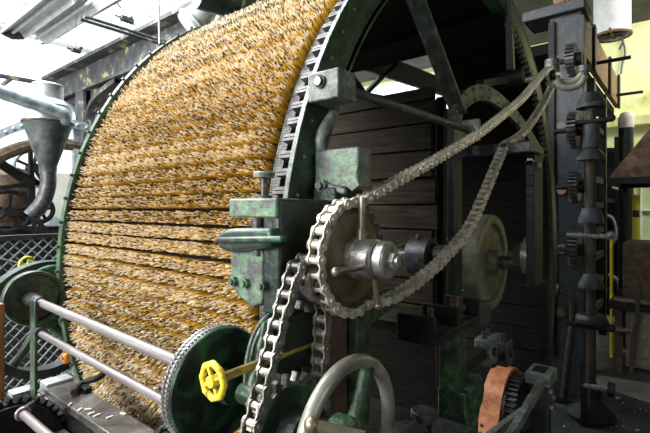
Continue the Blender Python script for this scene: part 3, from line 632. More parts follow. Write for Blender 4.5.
# ================================================================== ROLLER WITH END DISCS AND GUARD RODS
DN = (0.500, 1.279)
dn = thing('perforated_pulley', (-0.65, DN[0], DN[1]-0.103), 'dark green disc pulley with a studded rim behind the yellow wheel', 'pulley')
MB().lathe((-0.683, DN[0], DN[1]), XAX, [(0, 0.05), (0, 0.101), (0.004, 0.103), (0.030, 0.103), (0.033, 0.101), (0.033, 0.093), (0.022, 0.090), (0.022, 0.03)], 72).build('disc', 'patch_green', dn, smooth=25)
MB().ring((-0.6785, DN[0], DN[1]), XAX, 0.098, 0.1036, 0.0225, 72).build('tread', 'dark_steel', dn)
st = local_mesh(MB().cyl((0, 0, -0.002), (0, 0, 0.003), 0.0030, 0.0024, 6), 'stud', 'steel')
for i in range(84):
    a = 2*PI*i/84
    for xx in (-0.672, -0.661):
        M = Matrix.Translation(Vector((xx, DN[0]+0.1036*math.cos(a+(0.037 if xx > -0.665 else 0)), DN[1]+0.1036*math.sin(a+(0.037 if xx > -0.665 else 0))))-ORG[dn.name]) @ Matrix.Rotation(a, 4, 'X') @ Matrix.Rotation(-PI/2, 4, 'X')
        shared('stud', st, dn, M)
MB().lathe((-0.662, DN[0], DN[1]), XAX, [(0, 0.02), (0, 0.03), (0.05, 0.026), (0.05, 0.01)], 28).build('hub', 'dark_green', dn)
# curved green guard and bearing arm beside the pulley
gd = thing('curved_guard', (-0.6, 0.53, 1.25), 'curved dark green guard plate with a bearing arm beside the pulley', 'guard')
o = [(245, 390), (246, 365), (250, 345), (257, 328), (266, 317), (274, 312), (277, 316), (272, 330), (268, 350), (266, 375), (262, 395)]
MB().prism([onX(a, b, -0.60) for a, b in o], XAX, 0.012).build('plate', 'dark_green', gd, bevel=0.003)
e = spline([onX(a, b, -0.59) for a, b in o[:7]], 4); MB().tube(e, 0.0035, 8).build('edge_bead', 'grey_green', gd)
MB().tube(spline([onX(266, 322, -0.58), onX(262, 345, -0.58), onX(258, 370, -0.58), onX(252, 392, -0.58)], 5), [0.009]*5+[0.011]*6+[0.015]*5, 12).build('arm', 'dark_green', gd)
MB().cyl(onX(243, 392, -0.60), onX(243, 392, -0.60)+Vector((0.045, 0, 0)), 0.019, n=20).cyl(onX(243, 392, -0.60)+Vector((0.045, 0, 0)), onX(243, 392, -0.60)+Vector((0.06, 0, 0)), 0.013, n=16).build('bearing', 'dark_green', gd, bevel=0.002)

DF = (0.462, 1.335); XD = -1.48
df = thing('end_disc', (XD, DF[0], DF[1]-0.08), 'dark green flanged disc at the left end of the guard rods', 'disc')
MB().lathe((XD-0.02, DF[0], DF[1]), XAX, [(0, 0.04), (0, 0.078), (0.004, 0.080), (0.022, 0.080), (0.026, 0.078), (0.026, 0.069), (0.014, 0.066), (0.014, 0.02)], 64).build('disc', 'patch_green', df, smooth=25)
MB().lathe((XD-0.01, DF[0]-0.01, DF[1]), XAX, [(0, 0.014), (0, 0.024), (0.035, 0.021), (0.055, 0.020), (0.06, 0.014)], 24).build('hub', 'dark_steel', df)
gr1 = thing('guard_rod', (-1.05, 0.447, 1.32), 'upper thick steel guard rod crossing in front of the drum', 'rod', 'guard rods in front of the drum')
MB().cyl((-1.44, 0.452, 1.335), (-0.681, 0.447, 1.322), 0.0108, n=20).build('rod', 'rod_steel', gr1)
MB().cyl((-1.44, 0.452, 1.335), (-1.40, 0.452, 1.3345), 0.018, 0.015, 20).build('collar', 'dark_steel', gr1)
gr2 = thing('guard_rod', (-1.05, 0.43, 1.25), 'second guard rod below the upper one in front of the drum', 'rod', 'guard rods in front of the drum')
MB().cyl((-1.38, 0.440, 1.258), (-0.684, 0.430, 1.252), 0.0088, n=18).build('rod', 'rod_steel', gr2)
MB().cyl((-1.395, 0.440, 1.258), (-1.355, 0.440, 1.258), 0.0165, n=16).build('collar', 'dark_steel', gr2)
gr3 = thing('guard_rod', (-1.1, 0.33, 1.13), 'lowest guard rod at the bottom left corner', 'rod', 'guard rods in front of the drum')
q0 = onX(22, 413, -1.15); MB().cyl(q0, q0+Vector((0.6, 0, 0)), 0.009, n=18).build('rod', 'rod_steel', gr3)
MB().torus(q0+Vector((0.005, 0, 0)), XAX, 0.011, 0.005, 20, 8).build('collar', 'rod_steel', gr3)
stn = thing('rod_bracket', (-1.40, 0.44, 1.05), 'flat green upright bracket holding the guard rods', 'bracket')
MB().box(-1.415, -1.375, 0.430, 0.4375, 1.02, 1.345).build('upright', 'dark_green', stn, bevel=0.002)
MB().box(-1.43, -1.36, 0.40, 0.4375, 1.023, 1.035).build('foot', 'dark_green', stn, bevel=0.002)
MB().bar(onX(42, 398, -1.40), q0+Vector((0.0, 0, 0.0)), 0.012, 0.02).build('arm', 'dark_steel', stn, bevel=0.002)
# bed beam under the rods
bb = thing('bed_beam', (-1.0, 0.5, 0.9), 'worn steel bed plate with timber ends under the guard rods', 'beam')
MB().box(-1.42, -0.72, 0.468, 0.545, 1.06, 1.082).build('top_plate', 'plate_steel', bb, bevel=0.003)
MB().box(-1.36, -0.72, 0.40, 0.463, 1.005, 1.022).build('step_plate', 'plate_steel', bb, bevel=0.003, label='lower dark riveted step plate')
MB().box(-1.40, -0.72, 0.470, 0.54, 0.80, 1.059).build('web', 'black_iron', bb)
MB().box(-1.48, -1.425, 0.475, 0.55, 1.055, 1.09).build('end_block', 'zinc', bb, bevel=0.004)
MB().box(-1.50, -1.45, 0.40, 0.46, 1.045, 1.08).build('end_block', 'zinc', bb, bevel=0.004)
for i in range(9): MB().ball((-1.33+i*0.07, 0.431, 1.022), 0.006, 8, 5, 0.6).build('rivet', 'dark_steel', bb)
for i in range(2):
    x = -1.33+i*0.42
    pk = thing('pawl', (x, 0.55, 1.082), ('black hooked pawl beside the end of the bed plate', 'black hooked pawl at the middle of the bed plate')[i], 'pawl', 'pawls on the bed plate')
    MB().tube(spline([(x, 0.60, 1.115), (x+0.02, 0.57, 1.11), (x-0.01, 0.54, 1.096), (x+0.03, 0.50, 1.092)], 4), 0.009, 8).build('hook', 'black_iron', pk)
    MB().box(x-0.02, x+0.04, 0.525, 0.545, 1.082, 1.096).build('base', 'black_iron', pk, bevel=0.002)
chips = [(75, 412), (80, 418), (88, 410), (93, 424), (97, 416), (70, 405), (86, 428)]
for i, (a, b) in enumerate(chips):
    p = onZ(a, b, 1.0822); an = random.random()*3
    if not (0.468 < p.y < 0.542): p.y = 0.475+0.01*i
    o = MB().bar(p+Vector((-0.008*math.cos(an), -0.008*math.sin(an), 0.002)), p+Vector((0.008*math.cos(an), 0.008*math.sin(an), 0.002)), 0.005, 0.003).build('straw_chip', 'cream_paper', smooth=0)
    tag(o, 'pale straw chip lying on the steel bed plate', 'chip', 'straw chips on the bed plate')

# large spoked wheel below the end disc, black toothed ring, green disc behind
fwp = onX(46, 318, -1.86)
fl = thing('spoked_wheel', (-1.86, fwp.y, fwp.z-0.23), 'large dark spoked wheel behind the green end disc', 'wheel')
MB().ring(fwp+Vector((-0.03, 0, 0)), XAX, 0.185, 0.215, 0.06, 56).build('rim', 'black_green', fl, smooth=25)
for i in range(5):
    a = 2*PI*i/5+0.35; e = Vector((0, math.cos(a), math.sin(a))); MB().tube([fwp+e*0.02, fwp+e*0.19], [0.022, 0.012], 10).build('spoke', 'dark_green', fl)
MB().cyl(fwp+Vector((-0.04, 0, 0)), fwp+Vector((0.04, 0, 0)), 0.035).build('hub', 'dark_green', fl, bevel=0.003)
p = onX(52, 292, -1.80)
gdk = thing('backing_disc', (-1.8, p.y, p.z-0.1), 'plain dark green disc half hidden behind the end disc', 'disc')
MB().lathe(p+Vector((-0.0, 0, 0)), XAX, [(0, 0.03), (0, 0.10), (0.02, 0.10), (0.024, 0.095), (0.024, 0.02)], 48).build('disc', 'dark_green', gdk, smooth=25)
p = onX(4, 452, -1.30)
tg = thing('toothed_ring', (-1.3, p.y, p.z-0.17), 'black toothed ring at the bottom left corner', 'gear')
MB().gear(p, XAX, 0.125, 0.137, 40, 0.03, 0.6).build('toothed_rim', 'black_iron', tg, smooth=20)
MB().ring(p+Vector((0.03, 0, 0)), XAX, 0.09, 0.12, 0.012, 48).build('flange', 'black_iron', tg, smooth=25)
p = onX(27, 265, -1.95)
sy = thing('small_yellow_wheel', (-1.95, p.y, p.z-0.03), 'small yellow hand wheel by the fence', 'hand wheel')
MB().torus(p, (1, 0.35, 0), 0.029, 0.006, 24, 8).build('rim', 'bright_yellow', sy)
for i in range(4):
    a = PI*i/4*2+0.4; dd, uu, vv = basis((1, 0.35, 0)); MB().cyl(p, p+(uu*math.cos(a)+vv*math.sin(a))*0.028, 0.004, n=8).build('spoke', 'bright_yellow', sy)
MB().cyl(p, p+Vector((-0.58, 0.0, 0)), 0.004, n=8).build('stem', 'black_iron', sy)
p = onX(66, 357, -1.60)
ob = thing('orange_block', p, 'small orange casting between the spoked wheel and the drum', 'casting')
MB().box(p.x-0.012, p.x+0.012, p.y-0.010, p.y+0.010, p.z-0.022, p.z+0.014).build('body', 'orange_paint', ob, bevel=0.008)
MB().cyl(p+Vector((0.0, -0.010, 0.0)), p+Vector((0.0, -0.016, 0.0)), 0.006, n=12).build('boss', 'orange_paint', ob)

# ================================================================== LEFT BACKGROUND
# wire mesh fence
XFN = -2.55
fe = thing('mesh_fence', (XFN, 0.6, 0), 'diamond wire mesh fence with a thin top rail', 'fence')
zr = onX(30, 237, XFN).z; y0, y1 = 0.45, 1.02
MB().box(XFN-0.02, XFN+0.02, y0, y1, zr-0.012, zr+0.012).build('top_rail', 'dark_steel', fe)
MB().box(XFN-0.02, XFN+0.02, y0, y1, 0.08, 0.105).build('bottom_rail', 'dark_steel', fe)
MB().box(XFN-0.02, XFN+0.02, y0-0.03, y0, 0, zr+0.02).build('post', 'dark_steel', fe); MB().box(XFN-0.02, XFN+0.02, y1, y1+0.03, 0, zr+0.02).build('post', 'dark_steel', fe)
m = MB(); step = 0.05; H = zr-0.10
for sgn in (1, -1):
    kk = -H
    while kk < y1-y0:
        a0_, a1_ = (kk, kk+H); z0_, z1_ = 0.1, zr
        ya, yb = max(0, a0_), min(y1-y0, a1_)
        if yb > ya:
            za, zb = 0.1+(ya-a0_), 0.1+(yb-a0_)
            if sgn < 0: ya, yb = (y1-y0)-ya, (y1-y0)-yb
            m.bar((XFN+0.003*sgn, y0+ya, za), (XFN+0.003*sgn, y0+yb, zb), 0.006, 0.006)
        kk += step
m.build('wire_mesh', 'zinc', fe, kind='stuff')
o = MB().box(-1.47, -1.43, onX(2, 350, -1.45).y-0.04, onX(8, 350, -1.45).y-0.012, 0, 1.34).build('timber_post', 'orange_wood', bevel=0.003); tag(o, 'thin reddish timber post at the left edge', 'post')
# cyclone separator
cy = onX(48, 100, -3.6); cyx, cyy = -3.6, cy.y
cyc = thing('cyclone_hopper', (cyx, cyy, 0.4), 'galvanised dust cyclone with a conical hopper', 'hopper')
MB().lathe((cyx, cyy, 2.39), ZAX, [(0, 0.10), (0.005, 0.10), (0.09, 0.098), (0.10, 0.104), (0.11, 0.098)], 36).build('collar', 'zinc', cyc)
MB().lathe((cyx, cyy, 2.22), ZAX, [(0, 0.155), (0, 0.165), (0.02, 0.165), (0.02, 0.158), (0.12, 0.158), (0.16, 0.12), (0.17, 0.10)], 36).build('body', 'zinc', cyc)
MB().lathe((cyx, cyy, 2.22), ZAX, [(0, 0.160), (-0.02, 0.156), (-0.30, 0.062), (-0.31, 0.058), (-0.36, 0.056)], 36).build('cone', 'cone_zinc', cyc)
MB().ring((cyx, cyy, 2.214), ZAX, 0.156, 0.168, 0.012, 36).build('band', 'rust', cyc)
zb = 1.86; MB().tube(spline([(cyx, cyy, zb), (cyx, cyy, zb-0.1), (cyx-0.02, cyy-0.03, zb-0.22), (cyx-0.04, cyy-0.10, zb-0.32)], 6), 0.052, 16).build('outlet', 'dark_steel', cyc)
pa = onX(-25, 83, -3.42); pb = onX(58, 112, -3.42)
fp = thing('feed_pipe', pa, 'round blue grey pipe running into the cyclone', 'pipe')
MB().tube([pa, pa.lerp(pb, 0.5), pb], 0.044, 18).build('pipe', 'pipe_blue', fp)
MB().tube(spline([pb, pb+Vector((-0.0, 0.035, -0.008)), pb+Vector((-0.04, 0.055, -0.035)), pb+Vector((-0.09, 0.05, -0.05))], 5), 0.046, 18).build('elbow', 'pipe_blue', fp)
# riveted hoop of the machine behind
hp_c = onX(45, 210, -4.0)
hpn = thing('riveted_hoop', (-4.0, hp_c.y, 1.0), 'pale blue riveted hoop of the machine behind the cyclone', 'hoop')
hh = spline([onX(-12, 141, -4.0), onX(5, 132, -4.0), onX(25, 125, -4.0), onX(48, 122, -4.0), onX(72, 124, -4.0), onX(92, 130, -4.0)], 5)
vs = []; fs = []
for i, p in enumerate(hh): vs += [p+Vector((-0.02, 0, -0.035)), p+Vector((0.02, 0, -0.035)), p+Vector((0.02, 0, 0.035)), p+Vector((-0.02, 0, 0.035))]
for i in range(len(hh)-1):
    for q in range(4): fs.append([4*i+q, 4*i+(q+1) % 4, 4*i+4+(q+1) % 4, 4*i+4+q])
MB().add(vs, fs).build('band', 'pipe_blue', hpn)
for i in range(1, len(hh)-1, 2): MB().ball(hh[i]+Vector((0.02, 0, 0)), 0.014, 8, 5).build('rivet', 'zinc', hpn)
hl = [p+Vector((-0.05, 0, -0.17)) for p in hh]
MB().tube(hl, 0.05, 10).build('lower_band', 'rust', hpn)
for px in (77,): 
    p = onX(px, 128, -4.02); MB().box(p.x-0.03, p.x+0.01, p.y-0.03, p.y+0.03, 0.0, p.z).build('leg', 'pipe_blue', hpn)
# old machine on the left with drum, wheels and struts
om = thing('old_machine', (-4.6, 0.9, 0), 'brown barrel machine with black wheels behind the fence', 'machine')
c = onX(2, 175, -4.5); MB().lathe((c.x, c.y, 1.45), ZAX, [(0, 0.20), (0.05, 0.24), (0.42, 0.24), (0.48, 0.18), (0.52, 0.05)], 28).build('barrel', 'rust', om)
MB().box(-4.8, -4.35, c.y-0.35, c.y+0.42, 0, 1.44).build('base', 'black_iron', om, bevel=0.01)
for (px, py, r, xx) in ((8, 211, 0.16, -4.2), (34, 168, 0.15, -4.3), (40, 210, 0.10, -4.25)):
    p = onX(px, py, xx); wl = MB().torus(p, XAX, r, 0.02, 32, 8).build('wheel', ('black_iron' if px != 34 else 'zinc'), om)
    for i in range(5):
        a = 2*PI*i/5+0.2; MB().cyl(p, p+Vector((0, math.cos(a), math.sin(a)))*r, 0.013, n=8).build('spoke', 'black_iron', wl)
    MB().cyl(p+Vector((-0.1, 0, 0)), p+Vector((0.04, 0, 0)), 0.04, n=14).build('hub', 'black_iron', wl)
for a, b in (((-5, 160), (52, 190)), ((22, 192), (44, 230)), ((0, 188), (38, 183)), ((30, 150), (35, 240)), ((12, 225), (62, 235))):
    MB().bar(onX(*a, -4.15), onX(*b, -4.15), 0.03, 0.035).build('strut', 'black_iron', om)
MB().bar(onX(-8, 158, -4.13), onX(33, 185, -4.13), 0.02, 0.07).build('belt', 'black_iron', om)
# pale boxes and parts on a bench behind
bn = thing('work_bench', (-6.6, 2.2, 0), 'pale work bench under the far window', 'bench')
MB().box(-6.9, -6.3, 1.2, 3.2, 0.9, 0.97).build('top', 'pale_wall', bn)
for x, y in ((-6.85, 1.25), (-6.35, 1.25), (-6.85, 3.15), (-6.35, 3.15)): MB().box(x-0.04, x+0.04, y-0.04, y+0.04, 0, 0.9).build('leg', 'plank_wood', bn)
for i, (y, h, wd, mt_) in enumerate(((1.9, 0.32, 0.2, 'cream_paper'), (2.25, 0.5, 0.16, 'pipe_blue'), (2.6, 0.25, 0.22, 'white_enamel'))):
    cr = thing('parts_tin', (-6.55, y, 0.97), ('cream square tin on the far bench', 'tall blue grey tin on the far bench', 'low white tin on the far bench')[i], 'tin')
    MB().box(-6.65, -6.45, y-wd/2, y+wd/2, 0.97, 0.97+h).build('body', mt_, cr, bevel=0.01); MB().cyl((-6.55, y, 0.97+h), (-6.55, y, 0.99+h), wd*0.35).build('lid', mt_, cr)
# steel column and girder with knee braces
gx = onX(88, 90, -5.0); gy = gx.y
cl = thing('steel_column', (-5.0, gy, 0), 'riveted steel roof column behind the cyclone', 'column')
MB().box(-5.1, -4.9, gy-0.09, gy-0.06, 0, 2.85).build('flange', 'girder', cl); MB().box(-5.1, -4.9, gy+0.06, gy+0.09, 0, 2.85).build('flange', 'girder', cl)
MB().box(-5.02, -4.98, gy-0.06, gy+0.06, 0, 2.85).build('web', 'girder', cl)
MB().box(-4.9, -4.86, gy+0.02, gy+0.10, 0, 2.85).build('pipe_strip', 'zinc', cl)
gd2 = thing('roof_girder', (-3.6, gy, 2.85), 'dark steel roof girder with peeling yellow paint and knee braces', 'girder')
MB().box(-5.95, -0.9, gy-0.14, gy+0.14, 3.13, 3.165).build('top_flange', 'girder', gd2); MB().box(-5.85, -0.9, gy-0.02, gy+0.02, 2.88, 3.13).build('web', 'girder', gd2)
MB().box(-5.8, -0.9, gy-0.09, gy+0.09, 2.85, 2.88).build('bottom_flange', 'girder', gd2)
for s in (-1, 1):
    kn = [Vector((-5.0+s*0.1, gy, 2.35)), Vector((-5.0+s*0.14, gy, 2.62)), Vector((-5.0+s*0.34, gy, 2.75)), Vector((-5.0+s*0.75, gy, 2.83))]
    kk = spline(kn, 5); vs = []; fs = []
    for p in kk: vs += [p+Vector((0, -0.07, -0.02)), p+Vector((0, 0.07, -0.02)), p+Vector((0, 0.07, 0.03)), p+Vector((0, -0.07, 0.03))]
    for i in range(len(kk)-1):
        for q in range(4): fs.append([4*i+q, 4*i+(q+1) % 4, 4*i+4+(q+1) % 4, 4*i+4+q])
    MB().add(vs, fs).build('knee_brace', 'girder', gd2)
    MB().prism([(-5.0+s*0.1, gy-0.015, 2.86), (-5.0+s*0.75, gy-0.015, 2.85), (-5.0+s*0.34, gy-0.015, 2.76), (-5.0+s*0.14, gy-0.015, 2.63), (-5.0+s*0.1, gy-0.015, 2.40)], YAX, 0.03).build('gusset', 'girder', gd2)
cg = thing('cross_girder', (-6.5, 0.6, 2.4), 'thin overhead tie bar crossing behind the cyclone', 'bar')
MB().tube([onX(-10, 74, -5.6), onX(30, 81, -5.6), onX(62, 88, -5.6)], 0.025, 8).build('bar', 'girder', cg)
MB().tube([onX(12, 78, -5.6), onX(-4, 90, -5.6)], 0.02, 8).build('stay', 'girder', cg)
# fluorescent fitting
zt = 3.30
lamp = thing('strip_light', (-4.5, 1.55, zt), 'white enamel twin strip light hanging under the skylight', 'lamp')
prof = [(-0.20, 0.0), (-0.185, 0.075), (-0.10, 0.105), (-0.035, 0.10), (0, 0.07), (0.035, 0.10), (0.10, 0.105), (0.185, 0.075), (0.20, 0.0), (0.19, 0.0), (0.10, 0.07), (0.03, 0.05), (0.0, 0.0), (-0.03, 0.05), (-0.10, 0.07), (-0.19, 0.0)]
MB().prism([(-5.15, 1.52+a, zt+b) for a, b in prof], XAX, 1.22).build('reflector', 'grey_enamel', lamp, bevel=0.003)
MB().prism([(-5.17, 1.52+a, zt+b) for a, b in ((-0.20, 0.0), (-0.185, 0.075), (-0.10, 0.105), (0.0, 0.07), (0.0, 0.0), (-0.1, -0.03))], XAX, 0.02).build('end_cap', 'dark_steel', lamp)
for y in (1.42, 1.62): MB().cyl((-5.14, y, zt+0.035), (-3.82, y, zt+0.035), 0.016, n=12).build('tube', 'white_enamel', lamp)
MB().box(-4.4, -3.8, 1.45, 1.59, zt+0.095, zt+0.16).build('ballast_box', 'grey_green', lamp, bevel=0.02)
MB().cyl((-4.9, 1.52, zt+0.1), (-4.9, 1.52, RZ), 0.008, n=8).build('hanger', 'dark_steel', lamp); MB().cyl((-4.0, 1.52, zt+0.1), (-4.0, 1.52, RZ), 0.008, n=8).build('hanger', 'dark_steel', lamp)
# overhead conduit and cables
oc = thing('overhead_conduit', (-3.6, 2.4, 3.3), 'pair of thin conduits running from the strip light over the drum', 'conduit')
a = onZ(80, 19, 2.95); b = onZ(168, 46, 2.95)
for o_ in (0, 0.07): MB().tube([a+Vector((o_, 0, 0)), b+Vector((o_, 0, 0)), b+(b-a)*0.6+Vector((o_, 0, 0))], 0.013, 8).build('pipe', 'girder', oc)
cable = thing('ceiling_cable', (-4.5, 1.5, 3.6), 'dark cable crossing the skylight above the strip light', 'cable')
MB().tube([onZ(42, 44, 3.5), onZ(60, 36, 3.52), onZ(85, 20, 3.55), onZ(120, 0, 3.6), onZ(135, -8, 3.6)], 0.012, 8).build('cable', 'dark_steel', cable)
MB().tube([onX(159.5, 44, -3.2), onX(159, 20, -3.2), onX(159, -10, -3.2)], 0.008, 8).build('drop_wire', 'zinc', cable)
MB().tube([onX(112, -4, -4.0), onX(128, 18, -4.0), onX(145, 36, -4.0)], 0.004, 6).build('thin_wire', 'dark_steel', cable)
for i, (px, py) in enumerate(((76, 51), (127, 20))):
    p = onX(px, py, -4.2)
    cp = thing('cable_clip', p, ('small dark cable clip hanging near the girder end', 'small dark cable clip on the thin wire above the girder')[i], 'clip', 'cable clips under the skylight')
    s_ = 0.8+0.5*i
    MB().box(p.x-0.02, p.x+0.02, p.y-0.05*s_, p.y+0.05*s_, p.z-0.02*s_, p.z+0.025*s_).build('body', 'dark_steel', cp, bevel=0.01)
    MB().bar(p+Vector((0, -0.04*s_, 0)), p+Vector((0, -0.09*s_, 0.01)), 0.012, 0.012).build('jaw', 'dark_steel', cp); MB().cyl(p+Vector((0, 0.02, 0)), p+Vector((0, 0.05, 0.05)), 0.012, n=8).build('eye', 'dark_steel', cp)
    if i == 0: MB().cyl(p, p+Vector((0, 0.0, RZ-p.z)), 0.003, n=6).build('wire', 'dark_steel', cp)
# hood lamp and beam over the top of the drum
bl = thing('bowl_lamp', (-2.2, 2.3, 3.0), 'round white lamp bowl behind the top of the drum', 'lamp')
p = onX(196, 20, -2.3)
MB().lathe(p, (-0.35, -0.55, -0.75), [(-0.16, 0.03), (-0.12, 0.06), (0.0, 0.085), (0.05, 0.09), (0.06, 0.088)], 32).build('bowl', 'white_enamel', bl)
MB().torus(p+Vector((-0.35, -0.55, -0.75)).normalized()*0.03, (-0.35, -0.55, -0.75), 0.090, 0.010, 32, 8).build('rim', 'grey_enamel', bl)
MB().cyl(p+Vector((0.055, 0.09, 0.1)), (p.x+0.055, p.y+0.09, RZ), 0.02, n=10).build('stem', 'dark_steel', bl)
rp = thing('roof_duct', (-1.9, 2.2, 3.1), 'dark green round duct over the top of the drum', 'duct')
a = onX(198, -12, -2.0); b = onX(262, 8, -1.9)
MB().tube([a, a.lerp(b, 0.5), b, b+(b-a)*0.8], 0.105, 20).build('pipe', 'black_green', rp); MB().torus(a.lerp(b, 0.6), b-a, 0.107, 0.014, 28, 8).build('flange', 'dark_green', rp)

# ================================================================== RIGHT SIDE: POST, GEAR TRAIN, BOARDS
XP = -0.79; YP = 4.1
def onYp(px, py): return onY(px, py, YP)
pxa, pxb = onYp(549, 200).x, onYp(582, 200).x
po = thing('frame_post', ((pxa+pxb)/2, YP+0.1, 0), 'heavy blue black frame post with big bolt heads', 'post')
MB().box(pxa, pxb, YP, YP+0.22, 0, onYp(565, 14).z).build('post', 'blue_iron', po, bevel=0.008)
MB().box(pxb-0.03, pxb+0.02, YP-0.03, YP, 0.35, onYp(565, 14).z-0.05).build('edge_flange', 'blue_iron', po, bevel=0.004)
MB().box(pxa, pxa+0.05, YP-0.03, YP, 0.35, onYp(565, 14).z-0.05).build('edge_flange', 'black_iron', po, bevel=0.004)
MB().box(onYp(524, 8).x, pxb+0.03, YP-0.06, YP+0.28, onYp(565, 15).z, onYp(565, 4).z).build('cap', 'blue_iron', po, bevel=0.01)
for i, (py, mt_) in enumerate(((58, 'blue_iron'), (126, 'dark_steel'), (190, 'copper'), (249, 'grey_green'), (312, 'rust'))):
    p = onYp(562, py); MB().cyl(p, p+Vector((0, -0.03, 0)), 0.042, 0.036, 16).build('bolt_head', mt_, po)
MB().box(pxa-0.06, pxb+0.10, YP-0.1, YP+0.3, 0, 0.05).build('foot', 'black_iron', po, bevel=0.004)
p = onYp(562, 352)
# gears on short axles along the post
gt = []
for i, (px, py, r) in enumerate(((572, 60, 0.13), (574, 130, 0.15), (575, 187, 0.13), (575, 250, 0.15))):
    p = onY(px, py, YP-0.18)
    g = thing('post_gear', (p.x, p.y, p.z-r), ('topmost toothed gear beside the frame post', 'second toothed gear beside the frame post', 'third toothed gear from the top beside the post', 'lowest toothed gear beside the frame post')[i], 'gear', 'gears beside the frame post')
    MB().gear(p+Vector((-0.03, 0, 0)), XAX, r-0.025, r, 26, 0.06, 0.55).build('toothed_wheel', 'dark_steel', g, smooth=20)
    MB().cyl(p+Vector((0.03, 0, 0)), p+Vector((0.07, 0, 0)), 0.05, n=18).build('hub', 'black_iron', g, bevel=0.004)
    MB().cyl(p+Vector((-0.14, 0, 0)), p+Vector((0.05, 0, 0)), 0.02, n=10).build('axle', 'black_iron', g)
# vertical shaft with conical caps
YS = 3.85; sx = onY(591, 200, YS).x
vsft = thing('cone_gear_shaft', (sx, YS, 0), 'vertical brown shaft carrying stacked iron cones beside the post', 'shaft')
MB().cyl((sx, YS, 0.12), (sx, YS, onY(591, 95, YS).z), 0.034, n=16).build('shaft', 'dark_rust', vsft)
for i, (py, h, r0, r1) in enumerate(((108, 0.11, 0.10, 0.06), (160, 0.09, 0.095, 0.05), (223, 0.11, 0.085, 0.06), (288, 0.11, 0.085, 0.05), (322, 0.06, 0.11, 0.09))):
    z_ = onY(591, py, YS).z
    MB().lathe((sx, YS, z_), ZAX, [(0, 0.05), (0, r0), (0.03, r0), (h, r1), (h, 0.05)], 24).build('bevel_cone', 'blue_iron' if i < 4 else 'black_green', vsft, smooth=25)
MB().lathe((sx, YS, 0.02), ZAX, [(0, 0.16), (0.03, 0.17), (0.10, 0.10), (0.14, 0.05)], 28).build('base_cone', 'black_iron', vsft, smooth=25)
for py, col in ((118, 'black_iron'), (232, 'grey_green'), (322, 'black_iron')):
    z_ = onY(591, py, YS).z
    MB().cyl((sx-0.16, YS-0.02, z_-0.03), (sx+0.12, YS-0.02, z_-0.03), 0.02, n=10).ball((sx+0.13, YS-0.02, z_-0.02), 0.03).build('lock_arm', col, vsft)
MB().cyl((sx, YS, onY(591, 148, YS).z), (sx, YS, onY(591, 125, YS).z), 0.06, n=16).build('sleeve', 'blue_iron', vsft)
# side rail boards along the top
XB = -0.80
bo = thing('side_boards', (XB, 5.2, 2.85), 'brown boards along the top of the machine side', 'board')
zt_, zb_ = onX(582, 18, XB).z, onX(581, 36, XB).z
ys = [4.42, 5.5, 6.8, 8.1]
z1 = 3.55; z0 = 3.14
for i in range(3): MB().box(XB-0.03, XB+0.03, ys[i], ys[i+1]-0.01, z0, z1).build('board', 'brown_board', bo, bevel=0.004)
for i, y in enumerate((4.45, 5.5, 6.8, 7.8)): MB().box(XB+0.03, XB+0.06, y, y+0.12, z0-0.05, z1+0.03).build('cleat', 'black_iron', bo, bevel=0.004)
MB().box(XB-0.12, XB-0.035, 4.40, 4.44, z0-0.05, z1+0.16).build('end_board', 'brown_board', bo, bevel=0.004)
for i, y in enumerate((5.7, 7.5)): MB().cyl((XB+0.05, y, z0+0.07), (XB+0.36, y, z0+0.07), 0.020, n=10).build('peg', 'black_iron', bo)
MB().box(XB-1.1, XB-0.04, 4.5, 8.1, z0-0.1, z0).build('deck', 'dark_plank', bo)
# slatted side of the machine beyond the post
sl = thing('slatted_side', (XB, 5.4, 0), 'dark slatted side frame of the machine beyond the post', 'frame')
for i, y in enumerate((4.75, 5.6, 6.5)): MB().box(XB-0.04, XB+0.04, y, y+0.10, 0, 3.03).build('upright', 'black_iron', sl)
for i in range(9): MB().bar((XB-0.0, 4.45, 0.35+i*0.27), (XB-0.0, 4.75, 0.27+i*0.27), 0.05, 0.09).build('slat', 'grey_green', sl)
for i in range(8): MB().box(XB-0.02, XB+0.02, 4.85, 6.5, 0.4+i*0.3, 0.47+i*0.3).build('rail', 'black_iron', sl)
MB().box(XB-0.62, XB-0.58, 4.45, 8.0, 0, 3.03).build('back_panel', 'black_iron', sl)
# hoses at the chain top
ho = thing('rubber_hoses', onX(570, 75, -0.62), 'two looped grey hoses beside the upper sprocket', 'hose')
YH = 3.5
MB().tube(spline([onY(a, b, YH) for a, b in ((553, 70), (556, 80), (566, 83), (577, 80), (584, 71))], 6), 0.026, 10).build('hose', 'hose_rubber', ho)
MB().tube(spline([onY(a, b, YH-0.06) for a, b in ((555, 76), (560, 86), (570, 88), (580, 84), (585, 76))], 6), 0.022, 10).build('hose', 'hose_rubber', ho)
MB().cyl(onY(584, 72, YH), onY(584, 66, YH), 0.04, n=12).build('coupling', 'dark_steel', ho); MB().cyl(onY(552, 74, YH), onY(552, 60, YH), 0.05, n=12).build('coupling', 'dark_steel', ho)
# drain pipe beside the post
dp = thing('drain_pipe', onY(570, 395, 3.95), 'brown pipe with a bend running down in front of the post', 'pipe')
YD = 3.9
MB().tube(spline([onY(a, b, YD) for a, b in ((520, 286), (545, 289), (560, 290), (570, 296), (573, 308), (572, 330), (568, 360), (564, 398))], 5), 0.026, 12).build('pipe', 'dark_rust', dp); p = onY(554, 289, YD); MB().cyl(p+Vector((-0.04, 0, 0)), p+Vector((0.04, 0, 0)), 0.045, n=12).build('union', 'dark_steel', dp)
